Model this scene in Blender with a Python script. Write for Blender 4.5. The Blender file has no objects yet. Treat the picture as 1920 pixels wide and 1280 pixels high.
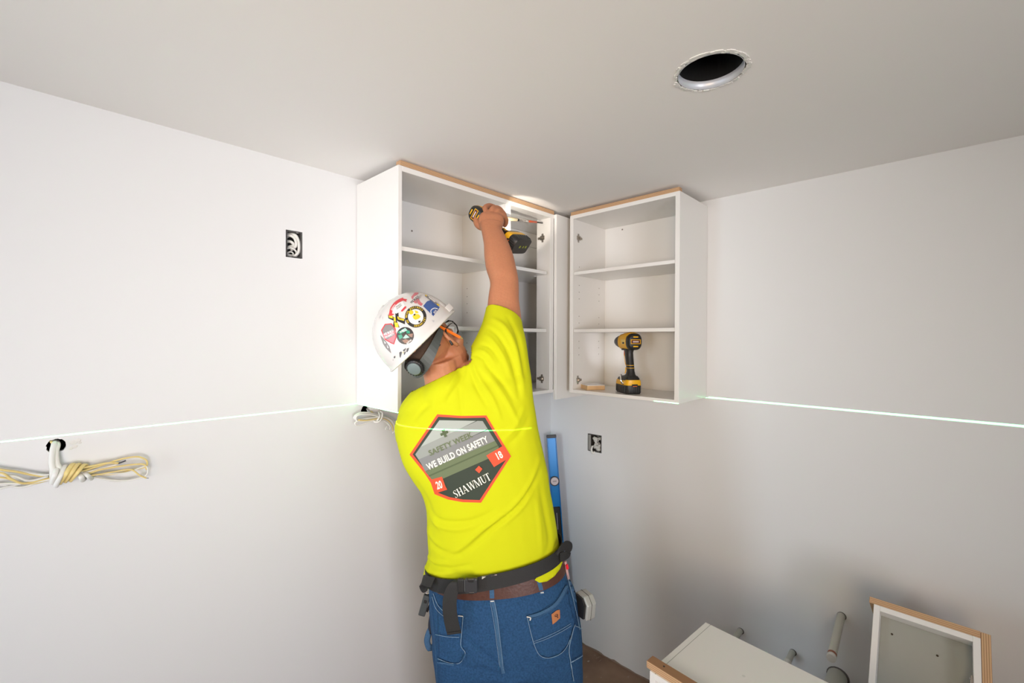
import bpy, bmesh, math, random
import numpy as np
from mathutils import Vector, Matrix, noise
from mathutils.bvhtree import BVHTree
random.seed(7)
S = bpy.context.scene
COL = S.collection
# ------------------------------------------------------------------ camera
FPX, YAW, PITCH, ROLL = 837.508, 0.768038, -0.005956, 0.004372
CAM = Vector((1.7535, -2.16489, 1.78153))
H = 2.44
def _axes():
    F = Vector((-math.sin(YAW)*math.cos(PITCH), math.cos(YAW)*math.cos(PITCH), math.sin(PITCH)))
    R = Vector((math.cos(YAW), math.sin(YAW), 0)); U = R.cross(F)
    c, s = math.cos(ROLL), math.sin(ROLL)
    return F, R*c+U*s, U*c-R*s
FW, RT, UP = _axes()
cd = bpy.data.cameras.new('camera'); cam = bpy.data.objects.new('camera', cd); COL.objects.link(cam)
cd.sensor_width = 36; cd.lens = FPX/1920*36; cd.clip_start = .02
M = Matrix((RT, UP, -FW)).transposed().to_4x4(); M.translation = CAM
cam.matrix_world = M; S.camera = cam
def ray(px, py): return FW + RT*((px-960)/FPX) + UP*((640-py)/FPX)
def W(px, py, d): return CAM + ray(px, py)*d
def on(px, py, ax, v):
    r = ray(px, py); return CAM + r*((v-CAM[ax])/r[ax])
def LWP(px, py, off=0.): return on(px, py, 0, off)     # on the left wall
def RWP(px, py, off=0.): return on(px, py, 1, -off)    # on the right wall
# ------------------------------------------------------------------ light and exposure
S.view_settings.view_transform = 'Standard'; S.view_settings.look = 'None'
S.view_settings.exposure = -0.03; S.view_settings.gamma = 1.0; S.view_settings.use_curve_mapping = False
wd = bpy.data.worlds.new('world'); S.world = wd; wd.use_nodes = True
wd.node_tree.nodes['Background'].inputs[0].default_value = (.8, .9, 1, 1)
wd.node_tree.nodes['Background'].inputs[1].default_value = .6
def area(name, loc, target, sx, sy, power, col, spread=180):
    l = bpy.data.lights.new(name, 'AREA'); l.shape = 'RECTANGLE'; l.size = sx; l.size_y = sy
    l.energy = power; l.color = col; l.spread = math.radians(spread)
    o = bpy.data.objects.new(name, l); COL.objects.link(o); o.location = loc
    o.rotation_euler = (Vector(target)-Vector(loc)).to_track_quat('-Z', 'Y').to_euler()
    return o
area('side_window', (3.90, -2.75, 1.35), (0.0, -1.35, 1.52), 1.4, 1.4, 29.5, (.95, .93, 1), 90)
area('cool_side_fill', (3.90, -1.3, 1.50), (0.0, -1.5, 1.80), 1.4, 1.4, 2.2, (.5, .8, 1), 90)  # unseen cool fill added on the right to balance the walls
area('rear_fill', (1.3, -3.90, 1.75), (0.0, 0.0, 2.1), .9, 1.2, 3.3, (.9, .93, 1), 45)  # unseen fill added at the rear, aimed up at cabinets and ceiling
area('rear_window', (0.35, -3.90, 1.3), (0.8, -0.5, 1.2), .5, 1.6, 5.0, (.62, .82, 1), 80)
area('warm_fill', (2.3, -3.3, 1.7), (0.6, -0.5, 1.75), .7, .7, 7.5, (1, .74, .48), 90)  # warm fill added behind the camera; no lamp is known there
LASER = Vector((.87, -2.80, 1.509))
def laser():
    l = bpy.data.lights.new('laser_fan', 'POINT'); l.energy = 1.0; l.shadow_soft_size = 0.0
    l.color = (1, 1, 1); l.use_nodes = True
    nt = l.node_tree; nt.nodes.clear()
    out = nt.nodes.new('ShaderNodeOutputLight'); em = nt.nodes.new('ShaderNodeEmission')
    tc = nt.nodes.new('ShaderNodeTexCoord'); sp = nt.nodes.new('ShaderNodeSeparateXYZ')
    nt.links.new(tc.outputs['Normal'], sp.inputs[0])
    ab = nt.nodes.new('ShaderNodeMath'); ab.operation = 'ABSOLUTE'; nt.links.new(sp.outputs[2], ab.inputs[0])
    mr = nt.nodes.new('ShaderNodeMapRange'); mr.inputs[1].default_value = .0005; mr.inputs[2].default_value = .0015
    mr.inputs[3].default_value = 1; mr.inputs[4].default_value = 0; nt.links.new(ab.outputs[0], mr.inputs[0])
    mu = nt.nodes.new('ShaderNodeMath'); mu.operation = 'MULTIPLY'; mu.inputs[1].default_value = 3000
    nt.links.new(mr.outputs[0], mu.inputs[0]); nt.links.new(mu.outputs[0], em.inputs[1])
    em.inputs[0].default_value = (.13, 1, .30, 1)
    nt.links.new(em.outputs[0], out.inputs[0])
    o = bpy.data.objects.new('laser_fan', l); COL.objects.link(o); o.location = LASER
laser()
# ------------------------------------------------------------------ materials
MATS = {}
def mat(name, col, rough=.5, metal=0., bump=0., scale=40., var=0., spec=.5, coat=0., trans=0., emit=None, sss=0.):
    if name in MATS: return MATS[name]
    m = bpy.data.materials.new(name); m.use_nodes = True; nt = m.node_tree; b = nt.nodes['Principled BSDF']
    b.inputs['Base Color'].default_value = (*col, 1); b.inputs['Roughness'].default_value = rough
    b.inputs['Metallic'].default_value = metal; b.inputs['Specular IOR Level'].default_value = spec
    b.inputs['Coat Weight'].default_value = coat
    if trans: b.inputs['Transmission Weight'].default_value = trans
    if sss:
        b.inputs['Subsurface Weight'].default_value = sss; b.inputs['Subsurface Radius'].default_value = (.012, .005, .003)
    if bump or var:
        tc = nt.nodes.new('ShaderNodeTexCoord'); nz = nt.nodes.new('ShaderNodeTexNoise')
        nz.inputs['Scale'].default_value = scale; nz.inputs['Detail'].default_value = 4
        nt.links.new(tc.outputs['Object'], nz.inputs['Vector'])
        if bump:
            bp = nt.nodes.new('ShaderNodeBump'); bp.inputs['Strength'].default_value = bump; bp.inputs['Distance'].default_value = .002
            nt.links.new(nz.outputs['Fac'], bp.inputs['Height']); nt.links.new(bp.outputs[0], b.inputs['Normal'])
        if var:
            mx = nt.nodes.new('ShaderNodeMix'); mx.data_type = 'RGBA'
            mx.inputs[6].default_value = (*[c*(1-var) for c in col], 1); mx.inputs[7].default_value = (*[min(1, c*(1+var)) for c in col], 1)
            nt.links.new(nz.outputs['Fac'], mx.inputs[0]); nt.links.new(mx.outputs[2], b.inputs['Base Color'])
    MATS[name] = m; return m
WALL = mat('wall_paint', (.785, .782, .775), .55, bump=.05, scale=160)
CEIL = mat('ceiling_paint', (.93, .905, .875), .9, bump=.05, scale=120)
MELA = mat('white_melamine', (.82, .80, .765), .28, spec=.5)
EDGE = mat('white_edge_band', (.86, .85, .83), .25)
STEEL = mat('nickel_steel', (.42, .38, .33), .3, metal=.9)
CHROME = mat('chrome', (.75, .73, .7), .15, metal=1)
BLACK = mat('black_plastic', (.018, .017, .016), .42)
DKGREY = mat('dark_grey_rubber', (.045, .05, .05), .6)
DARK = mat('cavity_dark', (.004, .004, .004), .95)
YEL = mat('tool_yellow', (.87, .46, .012), .38)
ORANGE = mat('orange_plastic', (.80, .16, .02), .4)
PLASTER = mat('raw_plaster', (.80, .79, .75), .95, bump=.6, scale=260)
HIVIS = mat('hi_vis_knit', (.57, .585, .006), .85, bump=.12, scale=420, spec=.2)
SKIN = mat('skin', (.48, .19, .092), .5, bump=.25, scale=130, var=.12, sss=.12)
DENIM = mat('denim', (.020, .066, .150), .85, bump=.5, scale=190, var=.6, spec=.2)
DENIML = mat('denim_seam', (.048, .110, .20), .85, bump=.4, scale=300, var=.35, spec=.2)
WEBB = mat('black_webbing', (.016, .015, .014), .75, bump=.3, scale=500)
LEATH = mat('brown_leather', (.075, .025, .014), .4, bump=.3, scale=120, var=.3)
HELM = mat('white_helmet_plastic', (.68, .645, .61), .22, bump=.03, scale=30, coat=.4)
CABW = mat('white_cable_jacket', (.80, .79, .74), .45)
CABY = mat('yellow_cable_jacket', (.80, .63, .25), .45)
PIPE = mat('white_pipe_plastic', (.50, .50, .44), .4)
BLUE = mat('blue_anodised', (.0, .20, .52), .3, metal=.15)
HAIR = mat('brown_hair', (.07, .04, .025), .8, bump=.9, scale=600, var=.4)
def ply_mat(axis=2):
    m = bpy.data.materials.new('plywood_edge_'+'xyz'[axis]); m.use_nodes = True; nt = m.node_tree; b = nt.nodes['Principled BSDF']
    b.inputs['Roughness'].default_value = .7
    tc = nt.nodes.new('ShaderNodeTexCoord'); sp = nt.nodes.new('ShaderNodeSeparateXYZ'); nt.links.new(tc.outputs['Object'], sp.inputs[0])
    mu = nt.nodes.new('ShaderNodeMath'); mu.operation = 'MULTIPLY'; mu.inputs[1].default_value = 1250; nt.links.new(sp.outputs[axis], mu.inputs[0])
    sn = nt.nodes.new('ShaderNodeMath'); sn.operation = 'SINE'; nt.links.new(mu.outputs[0], sn.inputs[0])
    cr = nt.nodes.new('ShaderNodeValToRGB'); cr.color_ramp.elements[0].position = .0; cr.color_ramp.elements[0].color = (.33, .17, .08, 1)
    cr.color_ramp.elements[1].position = .45; cr.color_ramp.elements[1].color = (.60, .38, .21, 1)
    a = nt.nodes.new('ShaderNodeMath'); a.operation = 'MULTIPLY_ADD'; a.inputs[1].default_value = .5; a.inputs[2].default_value = .5
    nt.links.new(sn.outputs[0], a.inputs[0]); nt.links.new(a.outputs[0], cr.inputs[0]); nt.links.new(cr.outputs[0], b.inputs['Base Color'])
    return m
PLYZ, PLYX, PLYY = ply_mat(2), ply_mat(0), ply_mat(1)
PLYF = mat('plywood_face', (.68, .44, .22), .65, bump=.1, scale=60, var=.15)
def floor_mat():
    m = bpy.data.materials.new('dusty_brown_floor'); m.use_nodes = True; nt = m.node_tree; b = nt.nodes['Principled BSDF']
    b.inputs['Roughness'].default_value = .8
    tc = nt.nodes.new('ShaderNodeTexCoord'); n1 = nt.nodes.new('ShaderNodeTexNoise'); n1.inputs['Scale'].default_value = 6; n1.inputs['Detail'].default_value = 8
    n2 = nt.nodes.new('ShaderNodeTexNoise'); n2.inputs['Scale'].default_value = 55; n2.inputs['Detail'].default_value = 6
    mp = nt.nodes.new('ShaderNodeMapping'); mp.inputs['Scale'].default_value = (1, .25, 1)
    nt.links.new(tc.outputs['Object'], n1.inputs[0]); nt.links.new(tc.outputs['Object'], mp.inputs[0]); nt.links.new(mp.outputs[0], n2.inputs[0])
    c1 = nt.nodes.new('ShaderNodeValToRGB'); c1.color_ramp.elements[0].position = .35; c1.color_ramp.elements[0].color = (.20, .12, .078, 1)
    c1.color_ramp.elements[1].position = .7; c1.color_ramp.elements[1].color = (.31, .20, .135, 1)
    c2 = nt.nodes.new('ShaderNodeValToRGB'); c2.color_ramp.elements[0].position = .66; c2.color_ramp.elements[0].color = (0, 0, 0, 1)
    c2.color_ramp.elements[1].position = .74; c2.color_ramp.elements[1].color = (.6, .6, .6, 1)
    mx = nt.nodes.new('ShaderNodeMix'); mx.data_type = 'RGBA'; mx.inputs[7].default_value = (.42, .33, .26, 1)
    nt.links.new(n1.outputs['Fac'], c1.inputs[0]); nt.links.new(n2.outputs['Fac'], c2.inputs[0])
    nt.links.new(c2.outputs[0], mx.inputs[0]); nt.links.new(c1.outputs[0], mx.inputs[6]); nt.links.new(mx.outputs[2], b.inputs['Base Color'])
    return m
FLOOR = floor_mat()
# ------------------------------------------------------------------ helpers
def link(name, bm, m, parent=None, smooth=False, mats=None, kind=None, autos=None):
    me = bpy.data.meshes.new(name); bm.normal_update(); bm.to_mesh(me); bm.free()
    for x in (mats or [m]): me.materials.append(x)
    if smooth: me.polygons.foreach_set('use_smooth', [True]*len(me.polygons))
    if autos is not None: me.set_sharp_from_angle(angle=math.radians(autos))
    o = bpy.data.objects.new(name, me); COL.objects.link(o)
    if parent:
        o.parent = parent; bpy.context.view_layer.update(); o.matrix_parent_inverse = parent.matrix_world.inverted()
    if kind: o['kind'] = kind
    return o
def thing(name, label, cat, loc=(0, 0, 0), group=None):
    o = bpy.data.objects.new(name, None); o.empty_display_size = .05; COL.objects.link(o); o.location = loc
    bpy.context.view_layer.update(); return tag(o, label, cat, group)
def tag(o, label, cat, group=None):
    o['label'] = label; o['category'] = cat
    if group: o['group'] = group
    return o
def xform(bm, verts, mtx): bmesh.ops.transform(bm, matrix=mtx, verts=verts)
def box(bm, lo, hi, bev=0., mtx=None, seg=1, mi=0):
    r = bmesh.ops.create_cube(bm, size=1); vs = r['verts']
    lo, hi = Vector(lo), Vector(hi); c = (lo+hi)/2; d = hi-lo
    for v in vs: v.co = Vector((v.co.x*d.x, v.co.y*d.y, v.co.z*d.z))+c
    fs = list({f for v in vs for f in v.link_faces})
    if bev:
        es = list({e for v in vs for e in v.link_edges})
        rr = bmesh.ops.bevel(bm, geom=es, offset=bev, segments=seg, affect='EDGES', profile=.6)
        vs = list({v for f in rr['faces'] for v in f.verts} | {v for v in vs if v.is_valid})
        fs = list({f for v in vs for f in v.link_faces})
    for f in fs: f.material_index = mi
    if mtx: xform(bm, vs, mtx)
    return vs
def bx(name, lo, hi, m, parent=None, bev=.0008, mtx=None, seg=1):
    bm = bmesh.new(); box(bm, lo, hi, bev, mtx, seg); return link(name, bm, m, parent)
def rings(bm, rs, close=True, caps=True, mi=0):
    vr = [[bm.verts.new(p) for p in r] for r in rs]; n = len(rs[0])
    for a, b in zip(vr, vr[1:]):
        for i in range(n if close else n-1):
            j = (i+1) % n
            f = bm.faces.new((a[i], a[j], b[j], b[i])); f.material_index = mi
    if caps and close:
        f = bm.faces.new(vr[0][::-1]); f.material_index = mi
        f = bm.faces.new(vr[-1]); f.material_index = mi
    return vr
def frame_of(t, up=None):
    t = Vector(t).normalized(); up = Vector(up) if up is not None else (Vector((0, 0, 1)) if abs(t.z) < .95 else Vector((1, 0, 0)))
    a = t.cross(up).normalized(); return a, a.cross(t).normalized()
def smooth_path(pts, n=6):
    pts = [Vector(p) for p in pts]
    if len(pts) < 3: return pts
    P = [pts[0]*2-pts[1]]+pts+[pts[-1]*2-pts[-2]]; out = []
    for i in range(1, len(P)-2):
        for k in range(n):
            t = k/n; a, b, c, d = P[i-1], P[i], P[i+1], P[i+2]
            out.append(.5*((2*b)+(-a+c)*t+(2*a-5*b+4*c-d)*t*t+(-a+3*b-3*c+d)*t**3))
    out.append(pts[-1]); return out
def tube(bm, pts, r, n=10, sm=6, flat=1., mi=0, up=None):
    ctl = [Vector(p) for p in pts]; rr = r if isinstance(r, (list, tuple)) else [r]*len(ctl)
    path = smooth_path(ctl, sm) if sm and len(ctl) > 2 else ctl
    k = len(path); rs = []
    t0 = (path[1]-path[0]).normalized(); a, b = frame_of(t0, up)
    for i, p in enumerate(path):
        t = (path[min(i+1, k-1)]-path[max(i-1, 0)]).normalized()
        a = (a-t*a.dot(t)).normalized(); b = t.cross(a)
        u = i/(k-1)*(len(rr)-1); j = min(int(u), len(rr)-2); q = rr[j]+(rr[j+1]-rr[j])*(u-j) if len(rr) > 1 else rr[0]
        rs.append([p+a*math.cos(w)*q+b*math.sin(w)*q*flat for w in [2*math.pi*m/n for m in range(n)]])
    rings(bm, rs, mi=mi)
def lathe(bm, prof, org, axis, n=24, mi=0, up=None):
    a, b = frame_of(axis, up); t = Vector(axis).normalized(); org = Vector(org)
    rings(bm, [[org+t*h+a*math.cos(w)*r+b*math.sin(w)*r for w in [2*math.pi*m/n for m in range(n)]] for h, r in prof], mi=mi)
def prism(bm, poly, d, mtx=None, mi=0):
    """poly: 3-D points, extruded by vector d"""
    d = Vector(d); A = [bm.verts.new(Vector(p)) for p in poly]; B = [bm.verts.new(Vector(p)+d) for p in poly]; n = len(poly)
    fs = [bm.faces.new(A[::-1]), bm.faces.new(B)]+[bm.faces.new((A[i], A[(i+1) % n], B[(i+1) % n], B[i])) for i in range(n)]
    for f in fs: f.material_index = mi
    if mtx: xform(bm, A+B, mtx)
def remesh(bms, voxel, it=6, fac=.5):
    bm = bmesh.new(); tmp = bpy.data.meshes.new('t')
    for b in bms:
        bmesh.ops.recalc_face_normals(b, faces=b.faces); b.to_mesh(tmp); bm.from_mesh(tmp); b.free()
    bm.to_mesh(tmp); bm.free()
    o = bpy.data.objects.new('t', tmp); COL.objects.link(o)
    md = o.modifiers.new('r', 'REMESH'); md.mode = 'VOXEL'; md.voxel_size = voxel; md.adaptivity = 0
    if it:
        ms = o.modifiers.new('s', 'SMOOTH'); ms.iterations = it; ms.factor = fac
    dg = bpy.context.evaluated_depsgraph_get(); ev = o.evaluated_get(dg)
    me = bpy.data.meshes.new_from_object(ev); bpy.data.objects.remove(o)
    out = bmesh.new(); out.from_mesh(me); bpy.data.meshes.remove(me); bpy.data.meshes.remove(tmp)
    return out
def row(lx, ly, rx, ry, dc, hd, tilt=0., n=28, ex=2.3, skew=0.):
    """one cross-section of a body: left and right edge in the photo, real depth, real thickness"""
    A, B = W(lx, ly, dc), W(rx, ry, dc); c = (A+B)/2; w = (B-A)/2
    w = w + FW*skew
    b = (FW*math.cos(tilt)-UP*math.sin(tilt))*hd; out = []
    for i in range(n):
        t = 2*math.pi*i/n; cx, sx = math.cos(t), math.sin(t)
        out.append(c+w*math.copysign(abs(cx)**(2/ex), cx)+b*math.copysign(abs(sx)**(2/ex), sx))
    return out
def interp_rows(rs, k=4):
    arr = [np.array([list(p) for p in r]) for r in rs]; out = []
    P = [2*arr[0]-arr[1]]+arr+[2*arr[-1]-arr[-2]]
    for i in range(1, len(P)-2):
        a, b, c, d = P[i-1:i+3]
        for j in range(k):
            t = j/k; out.append(.5*(2*b+(c-a)*t+(2*a-5*b+4*c-d)*t*t+(-a+3*b-3*c+d)*t**3))
    out.append(arr[-1]); return [[Vector(p) for p in r] for r in out]
def ellipsoid(c, ax, n=20, m=12):
    bm = bmesh.new(); bmesh.ops.create_uvsphere(bm, u_segments=n, v_segments=m, radius=1)
    c = Vector(c)
    for v in bm.verts: v.co = c+ax[0]*v.co.x+ax[1]*v.co.y+ax[2]*v.co.z
    return bm
def project(p):
    d = p-CAM; z = d.dot(FW); return 960+FPX*d.dot(RT)/z, 640-FPX*d.dot(UP)/z
def bvh_of(*objs):
    bpy.context.view_layer.update()
    vs, fs = [], []
    for o in objs:
        k = len(vs); mw = o.matrix_world
        vs += [mw @ v.co for v in o.data.vertices]; fs += [[i+k for i in p.vertices] for p in o.data.polygons]
    return BVHTree.FromPolygons(vs, fs)
# flat prints, seams and patches laid on a surface: 2-D shapes drawn in photo pixels, draped on the real surface
def strip2d(pts, w, close=False):
    pts = [Vector((*p, 0)) for p in pts]; P = smooth_path(pts, 5) if len(pts) > 2 and not close else pts
    if close: P = P+[P[0]]
    L, R = [], []
    for i, p in enumerate(P):
        t = (P[min(i+1, len(P)-1)]-P[max(i-1, 0)]); t.normalize(); nn = Vector((-t.y, t.x, 0))*w/2
        L.append((p+nn)[:2]); R.append((p-nn)[:2])
    return [[L[i], L[i+1], R[i+1], R[i]] for i in range(len(P)-1)]
def text2d(s, x, y, size, ang=0., sx=1., bold=0., font_space=1., align='CENTER', shear=0.):
    c = bpy.data.curves.new('t', 'FONT'); c.body = s; c.size = size; c.align_x = align; c.align_y = 'CENTER'; c.offset = bold
    c.space_character = font_space; c.resolution_u = 3; c.shear = shear
    o = bpy.data.objects.new('t', c); COL.objects.link(o); bpy.context.view_layer.update()
    dg = bpy.context.evaluated_depsgraph_get(); me = bpy.data.meshes.new_from_object(o.evaluated_get(dg))
    ca, sa = math.cos(ang), math.sin(ang); out = []
    V = [(v.co.x*sx, v.co.y) for v in me.vertices]
    V = [(x+a*ca-b*sa, y-(a*sa+b*ca)) for a, b in V]
    for p in me.polygons: out.append([V[i] for i in p.vertices])
    bpy.data.objects.remove(o); bpy.data.curves.remove(c); bpy.data.meshes.remove(me); return out
def circ2d(x, y, r, n=20, ry=None, a0=0.):
    ry = ry or r; ca, sa = math.cos(a0), math.sin(a0)
    return [(x+math.cos(2*math.pi*i/n)*r*ca-math.sin(2*math.pi*i/n)*ry*sa, y+math.cos(2*math.pi*i/n)*r*sa+math.sin(2*math.pi*i/n)*ry*ca) for i in range(n)]
def drape(name, layers, bvh, parent, off=.0012, step=5., thick=0., smooth=True, step_off=.0004):
    """layers: list of (polygons, material)"""
    bm = bmesh.new(); mats = []; lay = {}
    for li, (polys, m) in enumerate(layers):
        if m not in mats: mats.append(m)
        b2 = bmesh.new()
        if polys and not hasattr(polys[0][0], '__len__'): polys = [polys]
        for poly in polys:
            try: b2.faces.new([b2.verts.new((p[0], p[1], li*10.)) for p in poly])
            except ValueError: pass
        bmesh.ops.remove_doubles(b2, verts=b2.verts, dist=.01)
        bmesh.ops.triangulate(b2, faces=[f for f in b2.faces if len(f.verts) > 4])
        xs = [v.co.x for v in b2.verts]; ys = [v.co.y for v in b2.verts]
        for ax, lo, hi in ((0, min(xs), max(xs)), (1, min(ys), max(ys))):
            k = math.ceil(lo/step)*step
            while k < hi:
                co = Vector((k, 0, 0)) if ax == 0 else Vector((0, k, 0)); no = Vector((1, 0, 0)) if ax == 0 else Vector((0, 1, 0))
                bmesh.ops.bisect_plane(b2, geom=list(b2.verts)+list(b2.edges)+list(b2.faces), dist=1e-5, plane_co=co, plane_no=no)
                k += step
        mi = mats.index(m); vm = {}
        for v in b2.verts:
            d = ray(v.co.x, v.co.y).normalized(); hitp, nn, idx, dist = bvh.ray_cast(CAM, d)
            if hitp is None:
                # just past the outline: nearest place on the surface
                hitp, nn, idx, dist = bvh.find_nearest(W(v.co.x, v.co.y, 1.42))
            if nn.dot(d) > 0: nn = -nn
            vm[v] = bm.verts.new(hitp+(nn*.6-d*.4)*(off+li*step_off))
        for f in b2.faces:
            try:
                g = bm.faces.new([vm[v] for v in f.verts]); g.material_index = mi
            except ValueError: pass
        b2.free()
    bm.normal_update()
    for f in bm.faces:
        if f.normal.dot(f.calc_center_median()-CAM) > 0: f.normal_flip()
    o = link(name, bm, None, parent, smooth, mats)
    if thick:
        md = o.modifiers.new('solid', 'SOLIDIFY'); md.thickness = thick; md.offset = 1
    return o
# ------------------------------------------------------------------ room shell
XM, YM = 4.0, -4.0
def plane_with_holes(name, u0, u1, v0, v1, holes, to3, m, depth):
    """flat surface split in cells round each hole; hole rims run back by 'depth' (3-D vector)"""
    us = sorted({u0, u1, *[a for h in holes for a in (h['c'][0]-h['s'], h['c'][0]+h['s'])]})
    vs = sorted({v0, v1, *[a for h in holes for a in (h['c'][1]-h['s'], h['c'][1]+h['s'])]})
    bm = bmesh.new()
    def V(u, v): return bm.verts.new(to3(u, v))
    for a, b in zip(us, us[1:]):
        for c, d in zip(vs, vs[1:]):
            mid = ((a+b)/2, (c+d)/2)
            h = next((h for h in holes if abs(h['c'][0]-mid[0]) < h['s'] and abs(h['c'][1]-mid[1]) < h['s']), None)
            if h is None: bm.faces.new([V(a, c), V(b, c), V(b, d), V(a, d)])
    for h in holes:
        n = len(h['o']); cx, cy = h['c']; s = h['s']; inn = []; out = []; back = []
        for (u, v) in h['o']:
            du, dv = u-cx, v-cy; k = s/max(abs(du), abs(dv))
            inn.append(V(u, v)); out.append(V(cx+du*k, cy+dv*k)); p = bm.verts.new(to3(u, v)+Vector(depth)); back.append(p)
        for i in range(n):
            j = (i+1) % n
            bm.faces.new((inn[i], inn[j], out[j], out[i])); bm.faces.new((inn[j], inn[i], back[i], back[j]))
            a, b = out[i].co, out[j].co   # fill the cell corner
            for cu in (-s, s):
                for cv in (-s, s):
                    q = to3(cx+cu, cy+cv)
                    if (a-q).length < 2.2*s and (b-q).length < 2.2*s:
                        on_a = [abs(abs(x)-s) < 1e-6 for x in h['_r'](i)]; on_b = [abs(abs(x)-s) < 1e-6 for x in h['_r'](j)]
                        if on_a != on_b and all(x*y > 0 for x, y in zip(h['_m'](i, j), (cu, cv))):
                            bm.faces.new((out[i], out[j], bm.verts.new(q)))
    o = link(name, bm, m); o['kind'] = 'structure'; return o
def mkhole(c, s, outline):
    def rr(i):
        u, v = outline[i]; du, dv = u-c[0], v-c[1]; k = s/max(abs(du), abs(dv)); return du*k, dv*k
    def mm(i, j):
        a, b = rr(i), rr(j); return (a[0]+b[0])/2, (a[1]+b[1])/2
    return dict(c=c, s=s, o=outline, _r=rr, _m=mm)
def rect_outline(c, w, h, per=6):
    pts = []
    for (x0, y0), (x1, y1) in zip([(-1, -1), (1, -1), (1, 1), (-1, 1)], [(1, -1), (1, 1), (-1, 1), (-1, -1)]):
        for k in range(per):
            t = k/per; pts.append((c[0]+(x0+(x1-x0)*t)*w/2, c[1]+(y0+(y1-y0)*t)*h/2))
    return pts
def rag_outline(c, r, n, j=0., seed=1):
    rnd = random.Random(seed); off = math.pi/n
    return [(c[0]+math.cos(2*math.pi*i/n+off)*r*(1+rnd.uniform(-j, j)), c[1]+math.sin(2*math.pi*i/n+off)*r*(1+rnd.uniform(-j, j))) for i in range(n)]
B1 = (-1.527, 2.132)     # switch box on the left wall (y, z)
HC = (-2.152, 1.482)     # round cable hole
HC2 = (-1.238, 1.478)    # cable hole under the cabinet
B2 = (.322, 1.187)       # box on the right wall (x, z)
plane_with_holes('wall_left', YM, 0, 0, H, [mkhole(B1, .08, rect_outline(B1, .060, .101)), mkhole(HC, .05, rag_outline(HC, .0195, 24, .12, 3)),
    mkhole(HC2, .025, rag_outline(HC2, .019, 24, .12, 4))], lambda u, v: Vector((0, u, v)), WALL, (-.016, 0, 0))
pcs = [(1.467, .692, .018), (1.101, .466, .017), (1.300, .466, .018), (1.480, .436, .036)]
plane_with_holes('wall_right', 0, XM, 0, H, [mkhole(B2, .09, rect_outline(B2, .094, .100))],
    lambda u, v: Vector((u, 0, v)), WALL, (0, .016, 0))
CH = (1.336, -1.033)
plane_with_holes('ceiling', 0, XM, YM, 0, [mkhole(CH, .13, rag_outline(CH, .081, 48, .022, 9))], lambda u, v: Vector((u, v, H)), CEIL, (0, 0, .014))
bm = bmesh.new(); box(bm, (-.3, YM-.2, -.1), (XM+.2, .3, 0)); link('floor', bm, FLOOR, kind='structure')
bx('wall_far_right', (XM, YM, 0), (XM+.1, .1, H), WALL, bev=0)['kind'] = 'structure'
bx('wall_rear', (-.1, YM-.1, 0), (XM+.1, YM, H), WALL, bev=0)['kind'] = 'structure'
# near-black sheets that paint in the dark of the void behind the plasterboard
bx('void_sheet_1', (-.14, YM, 0), (-.12, .2, H+.2), DARK, bev=0)['kind'] = 'structure'
bx('void_sheet_2', (-.12, .12, 0), (XM, .14, H+.2), DARK, bev=0)['kind'] = 'structure'
bx('void_sheet_3', (-.12, YM, H+.2), (XM, .14, H+.22), DARK, bev=0)['kind'] = 'structure'
# ragged drywall foot along the right wall
bm = bmesh.new(); rnd = random.Random(5); x = 0.0; top = []
while x < 2.2: top.append((x, rnd.uniform(.004, .013))); x += rnd.uniform(.012, .05)
for (a, ha), (b, hb) in zip(top, top[1:]):
    prism(bm, [(a, -.0015, 0), (b, -.0015, 0), (b, -.0015, hb), (a, -.0015, ha)], (0, .003, 0))
link('baseboard_right', bm, mat('torn_board_paper', (.30, .22, .17), .95), kind='structure')
# debris specks on the floor
t = bmesh.new(); rnd = random.Random(11)
for k in range(60):
    x, y = rnd.uniform(.05, 1.0), rnd.uniform(-.75, -.03); s = rnd.uniform(.001, .004)
    box(t, (-s*rnd.uniform(1, 4), -s, 0), (s*rnd.uniform(1, 4), s, s*.6), mtx=Matrix.Translation((x, y, .0))@Matrix.Rotation(rnd.uniform(0, 3), 4, 'Z'))
o = link('floor_debris', t, mat('plaster_crumb', (.42, .35, .28), .95)); o['kind'] = 'stuff'; tag(o, 'pale plaster crumbs scattered on the brown floor in the corner', 'debris')
# ------------------------------------------------------------------ ceiling opening
t = thing('recessed_light_opening', 'round hole cut in the ceiling with a light grey metal collar, no lamp fitted', 'light opening', (CH[0], CH[1], H))
bm = bmesh.new()
def ring_wall(bm, r0, r1, z0, z1, n=48):
    rings(bm, [[Vector((CH[0]+math.cos(a)*r, CH[1]+math.sin(a)*r, z)) for a in [2*math.pi*k/n for k in range(n)]] for r, z in ((r0, z1), (r0, z0), (r1, z0), (r1, z1))], caps=False)
ring_wall(bm, .0745, .0755, H-.001, H+.020); link('collar', bm, mat('grey_collar_metal', (.62, .64, .68), .35, metal=.2), t, True)
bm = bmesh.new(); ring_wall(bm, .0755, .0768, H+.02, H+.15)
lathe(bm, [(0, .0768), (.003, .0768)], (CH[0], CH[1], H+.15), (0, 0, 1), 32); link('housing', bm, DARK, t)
bm = bmesh.new(); rnd = random.Random(2)
for k in range(230):
    a = rnd.uniform(0, 6.283) if k < 110 else rnd.uniform(-2.6, .5); r = rnd.gauss(.0815, .0018) if k < 110 else rnd.uniform(.079, .0875); s = rnd.uniform(.001, .0034)
    box(bm, (-s*2, -s*.8, -s*.7), (s*2, s*.8, s*.5), mtx=Matrix.Translation((CH[0]+math.cos(a)*r, CH[1]+math.sin(a)*r, H))@Matrix.Rotation(a+1.57, 4, 'Z'))
link('torn_plaster_rim', bm, PLASTER, t)['kind'] = 'stuff'
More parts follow.
